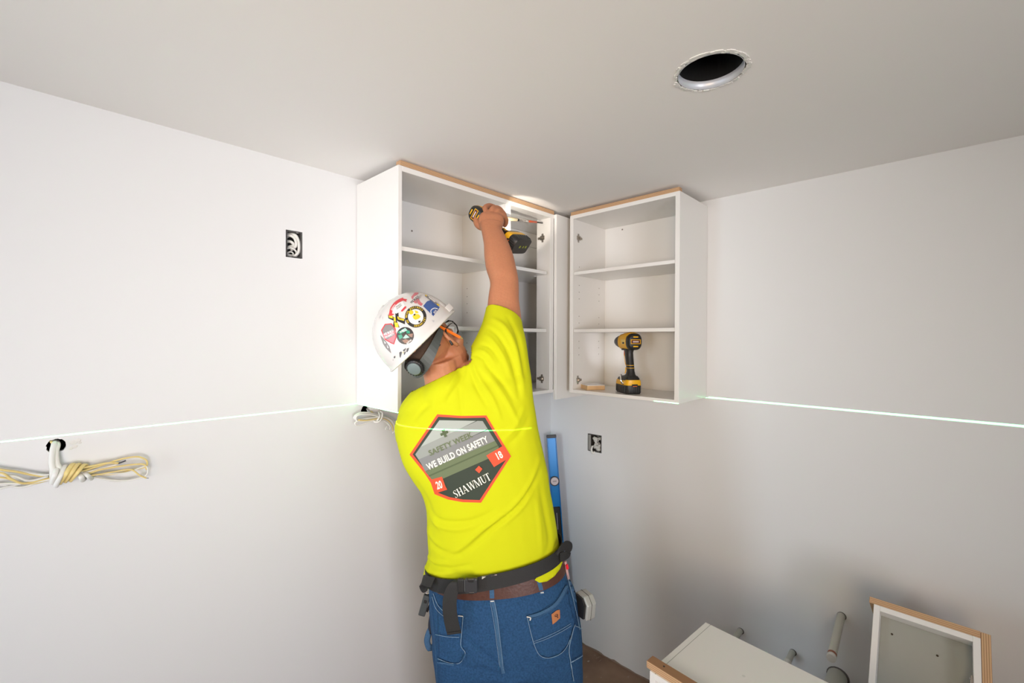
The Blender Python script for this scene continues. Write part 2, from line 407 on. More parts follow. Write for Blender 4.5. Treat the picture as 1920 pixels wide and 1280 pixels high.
# ------------------------------------------------------------------ wall cabinets
T = .016
def hinge(parent, org, ax, out):
    """mounting plate of a cup hinge; org on the panel, ax: direction towards the cabinet back, out: panel normal"""
    org, ax, out = Vector(org), Vector(ax), Vector(out); bm = bmesh.new()
    mtx = Matrix((ax, out, Vector((0, 0, 1)))).transposed().to_4x4(); mtx.translation = org
    box(bm, (-.006, 0, -.022), (.006, .003, .022), .002, mtx, 2); box(bm, (-.014, 0, -.011), (.014, .006, .011), .002, mtx, 2)
    box(bm, (.008, 0, -.006), (.030, .005, .006), .002, mtx, 2)
    tube(bm, [mtx@Vector((-.004, .008, 0)), mtx@Vector((.010, .009, 0))], .005, 10, 0)
    for p in ((0, .003, .016), (0, .003, -.016), (.025, .005, 0)):
        lathe(bm, [(0, .0035), (.0015, .003)], mtx@Vector(p), out, 10)
    h = link('hinge_plate', bm, STEEL, parent)
    for p in ((0, .0046, .016), (0, .0046, -.016), (.025, .0066, 0)):
        bm = bmesh.new(); lathe(bm, [(0, .0022), (.0006, .002)], mtx@Vector(p), out, 8); link('screw', bm, CHROME, h)
def pin_holes(parent, pts, out, r=.0025):
    bm = bmesh.new(); out = Vector(out)
    for p in pts: lathe(bm, [(0, r), (.0005, r)], Vector(p), out, 8)
    link('shelf_pin_holes', bm, mat('drilled_hole', (.22, .19, .16), .9), parent)['kind'] = 'stuff'
ZB, ZT = 1.508, 2.416
L = thing('wall_cabinet', 'white open-fronted wall cabinet on the left wall, wide, with the worker reaching into it', 'cabinet', (.0, -1.28, ZB))
X0, X1 = .002, .318
bx('side_panel', (X0, -1.28, ZB), (X1, -1.264, ZT), MELA, L)
bx('bottom_panel', (X0, -1.264, ZB), (X1, -.405, ZB+T), MELA, L)
bx('bottom_panel', (X0, -.4055, ZB), (X1, -.115, ZB+T), MELA, L)
bx('top_panel', (X0, -1.264, ZT-T-.004), (X1, -.10, ZT), MELA, L)
bx('back_panel', (X0, -1.264, ZB+T), (.012, -.115, ZT-T-.004), MELA, L)
bx('side_panel', (X0, -.115, ZB), (X1-.02, -.10, ZT-T-.004), MELA, L)
bx('partition', (.012, -.7235, ZB+T), (X1, -.6905, ZT-T-.004), MELA, L)
bx('front_stile', (.228, -.403, ZB+T), (X1, -.3755, ZT-T-.004), MELA, L)
bx('mounting_rail', (.012, -.69, ZT-.10), (.026, -.115, ZT-.021), MELA, L)
for z in (2.106, 1.816):
    bx('shelf', (.014, -1.262, z), (X1-.006, -.725, z+T), MELA, L)
    bx('shelf', (.014, -.689, z), (.224, -.117, z+T), MELA, L)
    bx('shelf_edge', (.222, -.689, z), (X1-.004, -.425, z+T), MELA, L)
hinge(L, (.268, -.403, 2.300), (-1, 0, 0), (0, -1, 0)); hinge(L, (.268, -.403, 1.577), (-1, 0, 0), (0, -1, 0))
pin_holes(L, [(x, -.7235, z) for x in (.05, .265) for z in (1.99, 1.955, 1.91, 1.76, 1.72, 1.68, 2.03)], (0, -1, 0), .0024)
pin_holes(L, [(.012, y, z) for y, z in ((-1.02, 2.27), (-.95, 1.64))], (1, 0, 0), .0045)
s = bx('plywood_strip', (.290, -1.272, ZT), (X1, -.372, ZT+.019), PLYZ, L); 
bx('plywood_strip', (X0, -1.0, ZT), (.06, -.372, ZT+.019), PLYZ, L)
o = bx('filler_panel', (X1+.001, -.374, 1.473), (X1+.018, -.02, ZT), MELA, bev=.001); tag(o, 'tall narrow white filler panel in the corner between the two wall cabinets', 'panel')
R_ = thing('wall_cabinet', 'white open-fronted wall cabinet on the right wall, holding a standing yellow drill', 'cabinet', (.372, 0, ZB))
Y0, YF = -.002, -.310
A0, A1 = .372, .947; ZT2 = 2.412
bx('side_panel', (A0, YF, ZB), (A0+.020, Y0, ZT2), MELA, R_); bx('side_panel', (A1-.020, YF, ZB), (A1, Y0, ZT2), MELA, R_)
bx('bottom_panel', (A0+.020, YF, ZB), (A1-.020, Y0, ZB+T), MELA, R_); bx('top_panel', (A0+.020, YF, ZT2-.018), (A1-.020, Y0, ZT2), MELA, R_)
bx('back_panel', (A0+.020, -.012, ZB+T), (A1-.020, Y0, ZT2-.018), MELA, R_)
for z in (2.108, 1.816): bx('shelf', (A0+.022, YF+.006, z), (A1-.022, -.014, z+T), MELA, R_)
hinge(R_, (A0+.020, YF+.045, 2.303), (0, 1, 0), (1, 0, 0)); hinge(R_, (A0+.020, YF+.045, 1.570), (0, 1, 0), (1, 0, 0))
pin_holes(R_, [(A0+.020, y, z) for y in (-.255, -.07) for z in (2.155, 2.06, 2.025, 1.99, 1.90, 1.865, 1.77, 1.735, 1.70)], (1, 0, 0), .0024)
pin_holes(R_, [(x, -.012, z) for x, z in ((.50, 2.375), (.50, 1.56), (.84, 2.375))], (0, -1, 0), .0045)
bx('plywood_strip', (A0+.003, YF+.002, ZT2), (A1-.004, YF+.03, ZT2+.018), PLYZ, R_)
# things lying in the cabinets
t = thing('wood_offcut', 'short plywood block with a white face lying at the left of the right cabinet floor', 'wood block', (.44, -.22, ZB+T))
mm = Matrix.Translation((.444, -.212, ZB+T))@Matrix.Rotation(math.radians(-33), 4, 'Z')
bx('plywood_core', (-.055, -.048, .0005), (.055, .048, .022), PLYF, t, .001, mm); bx('white_face', (-.055, -.048, .022), (.055, .048, .0245), EDGE, t, .0006, mm)
o = bx('black_case', (-.03, -.075, .0005), (.03, .075, .024), BLACK, None, .004, Matrix.Translation((.14, -.45, ZB+T))); tag(o, 'small flat black case on the floor of the left cabinet near its hinge', 'case')
# ------------------------------------------------------------------ electrical boxes and cables
t = thing('switch_box', 'wall box with folded white wires, high on the left wall', 'electrical box', (0, *B1))
def wall_box(t, c, w, h, plane, tabs):
    cx, cz = c
    def P3(u, v, d): return Vector((-d, cx+u, cz+v)) if plane == 0 else Vector((cx+u, d, cz+v))
    def BB(name, a, b, m, bev=0.):
        p, q = P3(*a), P3(*b); lo = Vector(map(min, p, q)); hi = Vector(map(max, p, q)); return bx(name, lo, hi, m, t, bev)
    g = mat('box_plastic_grey', (.35, .34, .33), .6); k = .002
    w2, h2 = w/2-.003, h/2-.003
    BB('box_back', (-w2, -h2, .060), (w2, h2, .062), BLACK)
    for a, b in (((-w2, -h2, .0), (-w2+k, h2, .06)), ((w2-k, -h2, .0), (w2, h2, .06)), ((-w2, -h2, .0), (w2, -h2+k, .06)), ((-w2, h2-k, .0), (w2, h2, .06))):
        BB('box_side', a, b, mat('box_shaded_dark', (.10, .095, .09), .6))  # sides coloured dark to put in the shade inside the box
    for u, v in tabs: BB('screw_tab', (u-.004, v-.0025, .001), (u+.004, v+.0025, .0035), g, .0006)
    return P3
P3 = wall_box(t, B1, .060, .101, 0, ((.012, .046), (-.012, -.046), (-.031, .052)))
def cable(t, pts, r=.0035, m=CABW, name='cable', flat=.62, n=8, sm=6):
    bm = bmesh.new(); tube(bm, pts, r, n, sm, flat); return link(name, bm, m, t, True)
cable(t, [P3(-.015, .04, .05), P3(.004, .038, .01), P3(.020, .015, .012), P3(.021, -.02, .012), P3(.008, -.040, .02), P3(-.01, -.036, .04)], .0075, flat=.8)
cable(t, [P3(-.016, .03, .04), P3(-.010, .033, .012), P3(.006, .022, .010), P3(.010, -.002, .012), P3(.0, -.018, .03)], .0065, flat=.8)
cable(t, [P3(-.02, -.015, .03), P3(-.006, -.014, .008), P3(.010, -.024, .01), P3(.018, -.038, .03)], .0055)
cable(t, [P3(-.018, -.034, .03), P3(-.010, -.028, .01), P3(.0, -.034, .01), P3(-.002, -.044, .03)], .004)
cable(t, [P3(-.018, .012, .03), P3(-.008, .010, .012), P3(.002, .0, .014), P3(-.01, -.008, .03)], .006, flat=.9)
t = thing('outlet_box', 'square wall box stuffed with crumpled wires on the right wall below the cabinets', 'electrical box', (B2[0], 0, B2[1]))
P3 = wall_box(t, B2, .094, .100, 1, ((.025, .045), (-.02, -.045)))
bx('side_bracket', P3(-.0465, -.046, 0), P3(-.026, .044, .004)+Vector((0, 0, 0)), mat('bracket_grey', (.30, .29, .26), .6), t, .0008)
rnd = random.Random(21); g = mat('crumpled_wire_wrap', (.62, .61, .57), .6, bump=.5, scale=90)
bm = bmesh.new()
for k in range(7):   # crumpled plastic film pushed into the box
    e = ellipsoid(P3(rnd.uniform(-.008, .032), rnd.uniform(-.035, .036), rnd.uniform(.012, .022)), (Vector((rnd.uniform(.012, .02), 0, rnd.uniform(-.008, .008))), Vector((0, .009, 0)), Vector((rnd.uniform(-.008, .008), 0, rnd.uniform(.009, .016)))), 10, 7)
    for v in e.verts: v.co += noise.noise_vector(v.co*90)*.004
    me = bpy.data.meshes.new('t'); e.to_mesh(me); e.free(); bm.from_mesh(me); bpy.data.meshes.remove(me)
link('crumpled_film', bm, g, t)
for k in range(6):
    a = [P3(rnd.uniform(-.018, .038), rnd.uniform(-.040, .040), rnd.uniform(.004, .02)) for _ in range(4)]; cable(t, a, .0022, mat('thin_wire_dark', (.16, .15, .14), .5) if k % 2 else CABW, 'wire')
cable(t, [P3(-.02, -.02, .01), P3(-.018, -.04, -.003), P3(-.008, -.058, -.006), P3(0, -.050, .004)], .006, CABW, 'wire')
# cable bundle on the left wall
t = thing('cable_bundle', 'bundle of white and yellow cables hanging from the round hole at far left', 'cables', (0, *HC))
def lw(pts): return [LWP(x, y, o) for x, y, o in pts]
cable(t, lw([(101, 826, -.03), (102, 832, .008), (99, 845, .02), (97, 866, .03), (99, 882, .034), (98, 905, .026)]), .0068, flat=.9)
cable(t, lw([(106, 827, -.03), (108, 834, .008), (105, 848, .018), (107, 868, .028), (111, 880, .033), (104, 905, .024)]), .0062, flat=.9)
cable(t, lw([(98, 824, -.03), (96, 828, .002), (103, 833, .004), (110, 828, -.02)]), .003, CABY)
bundle_l = [([(-60, 868, .03), (0, 880, .03), (30, 884, .03), (60, 890, .026), (95, 893, .022), (130, 889, .022)], CABY, .0044),
            ([(-50, 892, .03), (0, 886, .04), (20, 897, .04), (45, 906, .036), (80, 899, .03), (120, 892, .026)], CABY, .0042),
            ([(-50, 915, .02), (0, 907, .022), (40, 906, .03), (75, 902, .03), (120, 893, .03)], CABW, .0046),
            ([(-50, 903, .01), (0, 908, .012), (40, 913, .018), (70, 905, .022), (110, 896, .02)], CABW, .0044),
            ([(-50, 870, .02), (0, 878, .02), (40, 884, .022), (80, 890, .024), (120, 887, .02)], CABW, .005),
            ([(-40, 860, .012), (0, 887, .03), (30, 893, .034), (55, 901, .034), (90, 893, .03)], CABW, .0042),
            ([(-60, 925, .02), (-10, 918, .02), (20, 911, .02), (60, 903, .018), (100, 899, .016)], CABW, .004),
            ([(-40, 897, .03), (5, 895, .03), (40, 905, .028), (70, 905, .028), (105, 895, .028)], CABY, .0036)]
for pts, m, r in bundle_l: cable(t, lw(pts), r, m)
bundle_r = [([(110, 892, .02), (150, 884, .024), (190, 872, .026), (225, 861, .028), (255, 856, .03), (271, 860, .03), (276, 867, .03), (272, 875, .028), (250, 880, .026), (215, 888, .024), (170, 889, .022), (140, 890, .02)], CABY, .0040),
            ([(120, 890, .028), (155, 890, .03), (200, 888, .032), (235, 886, .034), (262, 877, .036), (274, 874, .036), (277, 884, .036), (270, 893, .034), (240, 900, .03), (205, 899, .026), (165, 893, .024), (130, 893, .022)], CABW, .0034),
            ([(115, 890, .03), (160, 888, .034), (190, 880, .036), (230, 873, .036), (258, 870, .036), (271, 871, .036), (275, 880, .034)], CABY, .0040),
            ([(120, 888, .024), (160, 885, .028), (195, 877, .03), (220, 870, .03)], CABW, .0052),
            ([(120, 884, .03), (160, 876, .032), (200, 868, .034), (222, 868, .034)], CABY, .0044),
            ([(130, 889, .036), (170, 891, .038), (215, 884, .04), (245, 880, .04), (262, 891, .038), (274, 896, .036)], CABY, .0034),
            ([(125, 892, .02), (170, 893, .02), (210, 902, .02), (240, 901, .022), (268, 893, .024)], CABW, .0026)]
for pts, m, r in bundle_r: cable(t, lw(pts), r, m)
cable(t, lw([(221, 869, .034), (229, 866, .034), (236, 863, .034)]), .0032, mat('wire_tip_dark', (.05, .05, .07), .4), 'wire_end', sm=0)
cable(t, lw([(274, 896, .036), (279, 896, .036)]), .0014, BLACK, 'wire_end', sm=0)
for k, (xa, ya, xb, yb, m) in enumerate([(108, 875, 97, 906, CABW), (122, 873, 104, 911, CABW), (136, 870, 112, 905, CABY), (146, 870, 122, 902, CABY), (158, 871, 132, 900, CABY), (150, 888, 156, 901, CABW), (158, 886, 172, 897, CABW)]):
    cable(t, lw([(xa+6, ya+9, .004), (xa, ya, .026), ((xa+xb)/2, (ya+yb)/2, .050), (xb, yb, .030), (xb+4, yb-6, .006)]), .0062, m, 'cable_wrap')
# plaster torn beside the round hole
bm = bmesh.new()
for dx, dz, s in ((.034, .004, .010), (.042, .008, .008), (.036, -.008, .007), (.028, -.012, .006), (.046, .001, .005)):
    e = bmesh.ops.create_icosphere(bm, subdivisions=1, radius=1)['verts']
    for v in e: v.co = Vector((v.co.x*.002, HC[0]+dx+v.co.y*s, HC[1]+dz+v.co.z*s*.8))
link('torn_plaster', bm, PLASTER, t)['kind'] = 'stuff'
# cable bundle below the left cabinet
t = thing('cable_bundle', 'small knotted bundle of white cables coming out below the left cabinet', 'cables', (0, *HC2))
for pts, m, r in [([(688, 766, -.02), (691, 771, .01), (699, 776, .03), (712, 777, .04)], CABW, .004), ([(693, 768, -.02), (697, 772, .01), (702, 776, .02)], CABY, .0035),
    ([(714, 782, .05), (700, 778, .05), (682, 776, .05), (670, 779, .05), (667, 785, .05), (674, 790, .05), (700, 787, .05), (716, 783, .05)], CABW, .0052),
    ([(716, 781, .04), (698, 775, .04), (680, 773, .04), (668, 777, .04), (664, 783, .04), (670, 787, .04), (690, 784, .045), (714, 782, .05)], CABW, .0052),
    ([(716, 784, .055), (700, 786, .06), (685, 788, .06), (672, 787, .06)], CABY, .0044),
    ([(712, 787, .05), (695, 790, .05), (680, 796, .05), (668, 797, .05), (666, 792, .05), (674, 788, .05)], CABW, .0042),
    ([(714, 779, .05), (728, 784, .05), (737, 792, .05), (741, 806, .05), (736, 812, .05)], CABW, .0044), ([(714, 783, .055), (727, 788, .055), (735, 797, .055), (737, 808, .055)], CABY, .0036),
    ([(714, 786, .06), (724, 791, .06), (731, 799, .06), (730, 806, .06), (723, 804, .06), (726, 799, .06)], CABW, .0036), ([(716, 781, .04), (732, 785, .045), (745, 795, .045), (752, 806, .045)], CABW, .0042),
    ([(713, 771, .05), (717, 774, .066), (716, 783, .072), (711, 790, .07), (703, 791, .06), (700, 788, .05)], CABW, .004), ([(710, 772, .045), (712, 780, .07), (707, 789, .068)], CABW, .004)]:
    cable(t, lw(pts), r, m)
# ------------------------------------------------------------------ pipes out of the right wall
def pipe(lab, x, z, dr, ln, r, cap, cat='pipe'):
    t = thing('pipe_stub', lab, cat, (x, 0, z)); d = Vector(dr).normalized(); o = Vector((x, .01, z))
    bm = bmesh.new(); lathe(bm, [(0, r), (ln, r)], o, d, 20); link('pipe', bm, PIPE, t, autos=40, smooth=True)
    bm = bmesh.new(); lathe(bm, [(0, r*1.16), (.0015, r*1.14), (.002, r*1.02)], (x+.002, -.0003, z), (0, -1, 0), 20); link('wall_gap', bm, mat('gap_shadow_grey', (.16, .15, .14), .9), t)  # solid ring coloured like the dark gap where the pipe leaves the wall
    if cap:
        bm = bmesh.new(); lathe(bm, [(0, r*1.16), (.022, r*1.16), (.026, r*.9)], o+d*(ln-.02), d, 20); link('end_cap', bm, mat('pipe_cap', (.66, .65, .60), .4), t, autos=40, smooth=True)
    return t, o+d*ln, d
a = RWP(1577, 1154); b = W(1558, 1229, 1.0)
t, e, d = pipe('longest white plastic pipe sticking out of the right wall, red print at its end', a.x, a.z, (.045, -1, 0), .325, .0135, False)
bm = bmesh.new(); lathe(bm, [(0, .0137), (.012, .0137)], e-d*.030, d, 20); link('printed_band', bm, mat('red_brown_print', (.30, .10, .06), .6), t)
bm = bmesh.new(); lathe(bm, [(0, .0138), (.014, .0138), (.0145, .004)], e-d*.014, d, 20); link('cut_end', bm, mat('pipe_cap', (.66, .65, .60), .4), t)
a = RWP(1388, 1182); pipe('small white pipe stub behind the left floor cabinet, nearer the corner', a.x, a.z, (0, -1, 0), .10, .012, False)
a = RWP(1486, 1222); pipe('small white capped pipe stub low on the right wall between the two floor cabinets', a.x, a.z, (0, -1, 0), .11, .0115, True)
a = RWP(1570, 1268); pipe('fat grey-white drain pipe at the bottom edge below the longest pipe', a.x, a.z, (0, -1, 0), .12, .033, False)
# ------------------------------------------------------------------ cabinets standing on the floor
def cab_on_floor(name, lab, w, d, h, mtx, ply_over=.01):
    t = thing(name, lab, 'cabinet', mtx.translation)
    # local: x width, y depth (0 = front, d = back), z height; origin at front bottom left
    B = lambda n, lo, hi, m=MELA, bev=.0008: bx(n, lo, hi, m, t, bev, mtx)
    B('side_panel', (0, 0, 0), (T, d, h)); B('side_panel', (w-T, 0, 0), (w, d, h)); B('bottom_panel', (T, 0, 0), (w-T, d, T)); B('top_panel', (T, 0, h-T), (w-T, d, h))
    B('back_panel', (T, d-.010, T), (w-T, d-.002, h-T)); return t, B
th = math.radians(-5.2); fx = Matrix.Translation((1.1985, -.9975, 0))@Matrix.Rotation(th, 4, 'Z')
A = on(1323, 1166, 2, .905); C_ = on(1218, 1257, 2, .905); dd = (A-C_).length
fx = Matrix.Translation((C_.x, C_.y, 0))@Matrix.Rotation(th, 4, 'Z')
t, B = cab_on_floor('floor_cabinet', 'white cabinet box on the floor, blank white top, plywood strip on its front edge', .60, dd, .905, fx)
B('shelf', (T, .01, .60), (.60-T, dd-.012, .616)); B('shelf', (T, .01, .30), (.60-T, dd-.012, .316))
o = bx('plywood_strip', (-.012, .004, .905), (.60, .034, .9235), PLYZ, t, .0008, None); o.data.transform(Matrix.Identity(4))
o.matrix_world = fx @ Matrix.Identity(4)
bm = bmesh.new(); bm.free()
for xs_ in (.03, .33):
    bm = bmesh.new(); lathe(bm, [(0, .0028), (.0004, .0028)], fx@Vector((xs_, .02, .9236)), (0, 0, 1), 8); link('screw', bm, mat('dark_screw', (.06, .05, .05), .4, metal=.6), t)
bm = bmesh.new(); lathe(bm, [(0, .0045), (.0006, .004)], fx@Vector((.17, .17, .905)), (0, 0, 1), 12); link('hole_cover', bm, mat('cover_cap', (.70, .70, .66), .4), t)
bx('panel_seam', (T-.0006, 0, .9049), (T+.0006, dd, .9052), mat('seam_grey', (.40, .39, .36), .8), t, 0, fx)
# the leaning cabinet
el = math.radians(52.5); TLc = W(1638.5, 1131.5, 1.45)
mtx = Matrix((Vector((1, 0, 0)), Vector((0, math.sin(el), -math.cos(el))), Vector((0, math.cos(el), math.sin(el))))).transposed().to_4x4()
hh = .90; mtx.translation = TLc - mtx.to_3x3()@Vector((0, 0, hh)); wd2 = .2395
mtx.translation.z = max(mtx.translation.z, 0)
t, B = cab_on_floor('floor_cabinet', 'narrow white cabinet leaning against the right wall, plywood on top and right side', wd2, .30, hh, mtx)
B('back_board', (T, .058, T), (wd2-T, .062, hh-T), mat('back_shade_grey', (.36, .36, .315), .4))  # board colour darkened to carry the shade inside this cabinet
o = bx('plywood_board', (-.012, .0, hh+.0005), (wd2+.0, .30, hh+.0185), PLYZ, t); o.matrix_world = mtx.copy()
o = bx('plywood_board', (wd2+.0005, .0, .0), (wd2+.0205, .30, hh+.0175), PLYX, t); o.matrix_world = mtx.copy()
for u, v in ((.045, hh-.06), (.150, hh-.075)):
    bm = bmesh.new(); lathe(bm, [(0, .003), (.001, .003)], mtx@Vector((u, .058, v)), mtx.to_3x3()@Vector((0, -1, 0)), 10); link('drilled_hole', bm, mat('hole_brown', (.05, .035, .02), .9), t)
hinge(t, mtx@Vector((wd2-T, .02, hh-.135)), mtx.to_3x3()@Vector((0, 0, 1)), (-1, 0, 0))
# ------------------------------------------------------------------ spirit level
top = W(1033.5, 815, 2.68); bot = W(1061, 1216, 2.60); bot.z = .001
t = thing('spirit_level', 'tall blue spirit level leaning in the corner behind the worker', 'level', bot)
zz = (top-bot); ln = zz.length; zz.normalize(); xx = (RT-zz*RT.dot(zz)).normalized(); yy = zz.cross(xx)
ml = Matrix((xx, yy, zz)).transposed().to_4x4(); ml.translation = bot
hw = .0285
Bq = lambda n, lo, hi, m, bev=.001: bx(n, lo, hi, m, t, bev, ml)
Bq('web', (-hw+.003, -.006, .0), (hw-.003, .006, ln-.008), BLUE); Bq('rail', (-hw, -.012, 0), (-hw+.006, .012, ln-.008), mat('blue_rail', (0, .15, .42), .3)); Bq('rail', (hw-.006, -.012, 0), (hw, .012, ln-.008), mat('blue_rail', (0, .15, .42), .3))
Bq('end_cap', (-hw-.0005, -.0125, ln-.018), (hw+.0005, .0125, ln), BLACK, .002); Bq('end_cap', (-hw-.0005, -.0125, 0), (hw+.0005, .0125, .014), BLACK, .002)
bm = bmesh.new(); vz = ln-.27
def disc(name, c, r, m, y0=-.013, y1=-.006, n=28):
    bm = bmesh.new(); lathe(bm, [(0, r), (y1-y0, r)], ml@Vector((c[0], y0, c[1])), yy, n); return link(name, bm, m, t)
disc('vial_surround', (0, vz), .0285, BLACK, -.0135, .0135); disc('vial_window', (0, vz), .0225, mat('vial_pinkish', (.72, .60, .58), .25), -.0145, .0145)
bx('vial', (-.011, -.0165, vz-.004), (.011, -.0145, vz+.004), mat('vial_tube', (.45, .38, .36), .15), t, .001, ml)
Bq('grip_insert', (-.0225, -.0122, ln-.62), (.0225, .0122, ln-.42), BLACK, .004); Bq('grip_opening', (-.011, -.0128, ln-.56), (.011, .0128, ln-.445), mat('grip_hole_light', (.46, .42, .42), .8), .010)
# ------------------------------------------------------------------ cordless drills
def drill(label, mtx, loc):
    """local axes: x = chuck direction, y = left, z = up; origin in the middle of the motor body"""
    t = thing('cordless_drill', label, 'drill', loc); t3 = mtx
    def L_(n, bm, m, sm=True, par=None): 
        xform(bm, bm.verts, t3); return link(n, bm, m, par or t, sm, autos=40)
    def sec(x, ry, rz, cz=0., ex=3., n=24, cy=0.):
        return [Vector((x, cy+math.copysign(abs(math.cos(a))**(2/ex), math.cos(a))*ry, cz+math.copysign(abs(math.sin(a))**(2/ex), math.sin(a))*rz)) for a in [2*math.pi*k/n for k in range(n)]]
    bm = bmesh.new(); rings(bm, [sec(-.066, .032, .037, .004), sec(-.05, .033, .040, .004), sec(-.01, .032, .039, .003), sec(.02, .030, .034, .0), sec(.040, .028, .031), sec(.046, .024, .027)]); L_('motor_housing', bm, YEL)
    bm = bmesh.new(); rings(bm, [sec(-.090, .020, .024, 0, 2.6), sec(-.088, .029, .032, 0, 2.6), sec(-.080, .0345, .038, 0, 2.6), sec(-.062, .0355, .039, 0, 2.6), sec(-.058, .0340, .037, 0, 2.6)]); rc = L_('rear_cap', bm, BLACK)
    # vents and badge on the rear cap
    for z0, w in ((.0215, .012), (-.0215, .012)):
        bm = bmesh.new(); box(bm, (-.0912, -w, z0-.0030), (-.080, w, z0+.0030), .001); L_('vent', bm, YEL, False, rc)
    bm = bmesh.new()
    for lo, hi in (((-.0915, -.022, .0075), (-.086, .022, .0105)), ((-.0915, -.022, -.0105), (-.086, .022, -.0075)), ((-.0915, -.024, -.0105), (-.086, -.021, .0105)), ((-.0915, .021, -.0105), (-.086, .024, .0105))): box(bm, lo, hi, .0008)
    L_('badge_frame', bm, YEL, False, rc)
    bm = bmesh.new(); box(bm, (-.0905, -.021, -.0075), (-.086, .021, .0075)); L_('badge', bm, mat('badge_dark_red', (.10, .02, .012), .4), False, rc)
    bm = bmesh.new(); box(bm, (-.0910, -.014, -.003), (-.086, .014, .003)); L_('badge_print', bm, mat('badge_pale', (.65, .50, .45), .5), False, rc)
    for s in (-1, 1):
        bm = bmesh.new(); box(bm, (-.05, s*.0335-.0015, -.012), (-.012, s*.0335+.0015, .010), .001); p = L_('side_label', bm, mat('label_yellow', (.86, .60, .16), .5), False)
        bm = bmesh.new(); box(bm, (-.045, s*.0345-.0012, -.010), (-.026, s*.0345+.0012, -.002), .0005); L_('label_print', bm, BLACK, False, p)
    bm = bmesh.new(); rings(bm, [sec(.012, .0315, .0355, 0, 2.4), sec(.020, .0330, .037, 0, 2.4), sec(.030, .0330, .037, 0, 2.4), sec(.038, .030, .034, 0, 2.4)]); L_('collar_ring', bm, YEL)
    bm = bmesh.new(); lathe(bm, [(0, .029), (.003, .031), (.020, .030), (.024, .026)], (.044, 0, 0), (1, 0, 0), 24); L_('clutch_ring', bm, mat('grey_plastic', (.10, .10, .105), .5))
    bm = bmesh.new(); lathe(bm, [(0, .024), (.003, .0255), (.018, .025), (.030, .021), (.040, .014), (.042, .007), (.041, .004)], (.067, 0, 0), (1, 0, 0), 24); L_('chuck', bm, mat('chuck_grey', (.09, .095, .105), .4, metal=.3))
    # handle, base
    def hs(z, x, rx, ry, ex=2.6, n=20): return [Vector((x+math.copysign(abs(math.cos(a))**(2/ex), math.cos(a))*rx, math.copysign(abs(math.sin(a))**(2/ex), math.sin(a))*ry, z)) for a in [2*math.pi*k/n for k in range(n)]]
    bm = bmesh.new(); rings(bm, [hs(-.012, -.020, .034, .026), hs(-.036, -.022, .027, .020), hs(-.052, -.022, .022, .017), hs(-.075, -.026, .021, .017), hs(-.105, -.033, .020, .0165), hs(-.135, -.040, .020, .016), hs(-.150, -.040, .023, .019), hs(-.160, -.034, .034, .028)]); h = L_('handle', bm, BLACK)
    for z in (-.108, -.120):
        bm = bmesh.new(); x = -.033-(z+.105)*-.23
        rings(bm, [hs(z, x-.0003, .0208, .0172), hs(z-.0022, x-.0003, .0208, .0172)]); L_('accent_line', bm, YEL, True, h)
    for s in (-1, 1):
        bm = bmesh.new(); tube(bm, [(-.004, s*.014, -.06), (-.010, s*.0165, -.075), (-.018, s*.0172, -.095), (-.024, s*.0168, -.108)], .0014, 6); L_('accent_line', bm, YEL, True, h)
        bm = bmesh.new(); tube(bm, [(-.024, s*.016, -.120), (-.024, s*.0165, -.135), (-.020, s*.018, -.148)], .0026, 6); L_('accent_line', bm, YEL, True, h)
    bm = bmesh.new(); box(bm, (.0, -.009, -.068), (.016, .009, -.038), .004, seg=2); L_('trigger', bm, ORANGE)
    bm = bmesh.new(); box(bm, (-.004, -.026, -.040), (.006, .026, -.032), .003, seg=2); L_('direction_switch', bm, BLACK)
    bm = bmesh.new(); rings(bm, [hs(-.158, -.034, .036, .028, 4), hs(-.168, -.020, .056, .034, 5), hs(-.178, -.018, .060, .036, 5)]); L_('foot', bm, BLACK)
    bm = bmesh.new(); rings(bm, [hs(-.174, -.022, .062, .034, 5), hs(-.180, -.018, .065, .037, 6), hs(-.196, -.016, .067, .0385, 6), hs(-.199, -.016, .066, .038, 6)]); L_('battery_top', bm, YEL)
    bm = bmesh.new(); rings(bm, [hs(-.198, -.016, .066, .0375, 6), hs(-.204, -.016, .067, .0385, 6), hs(-.230, -.016, .067, .0385, 6), hs(-.238, -.016, .063, .035, 6)]); bt = L_('battery', bm, BLACK)
    bm = bmesh.new()
    for k in range(7):
        y = -.027+k*.009; box(bm, (-.0845, y-.0015, -.232), (-.082, y+.0015, -.206), .0005)
    for s in (-1, 1):
        for k in range(6):
            x = -.060+k*.018; box(bm, (x-.002, s*.0385-.0014, -.231), (x+.002, s*.0385+.0014, -.206), .0005)
    L_('battery_ribs', bm, DKGREY, False, bt)['kind'] = 'stuff'
    bm = bmesh.new(); box(bm, (-.0855, -.014, -.203), (-.080, .014, -.193), .001); L_('latch', bm, BLACK, False, bt)
    bm = bmesh.new(); box(bm, (-.0865, -.010, -.204), (-.082, .010, -.201), .0006); L_('latch_edge', bm, ORANGE, False, bt)
    bm = bmesh.new()
    for k, (a, b) in enumerate(((-.035, .010), (-.006, .006), (.014, .010))): box(bm, (a, -.005, -.2393), (a+b, .005, -.2375))
    L_('battery_marks', bm, mat('yellow_green_print', (.30, .33, .04), .6), False, bt)
    bm = bmesh.new(); tube(bm, [(-.050, .038, -.190), (-.050, .046, -.188), (-.050, .050, -.176), (-.045, .050, -.160), (-.042, .050, -.150)], .0022, 8, flat=2.6); L_('belt_hook', bm, CHROME)
    bm = bmesh.new(); lathe(bm, [(0, .005), (.003, .005)], (.041, 0, -.172), (1, 0, .2), 10); L_('work_light', bm, mat('lamp_lens', (.9, .9, .95), .1), True)
    return t
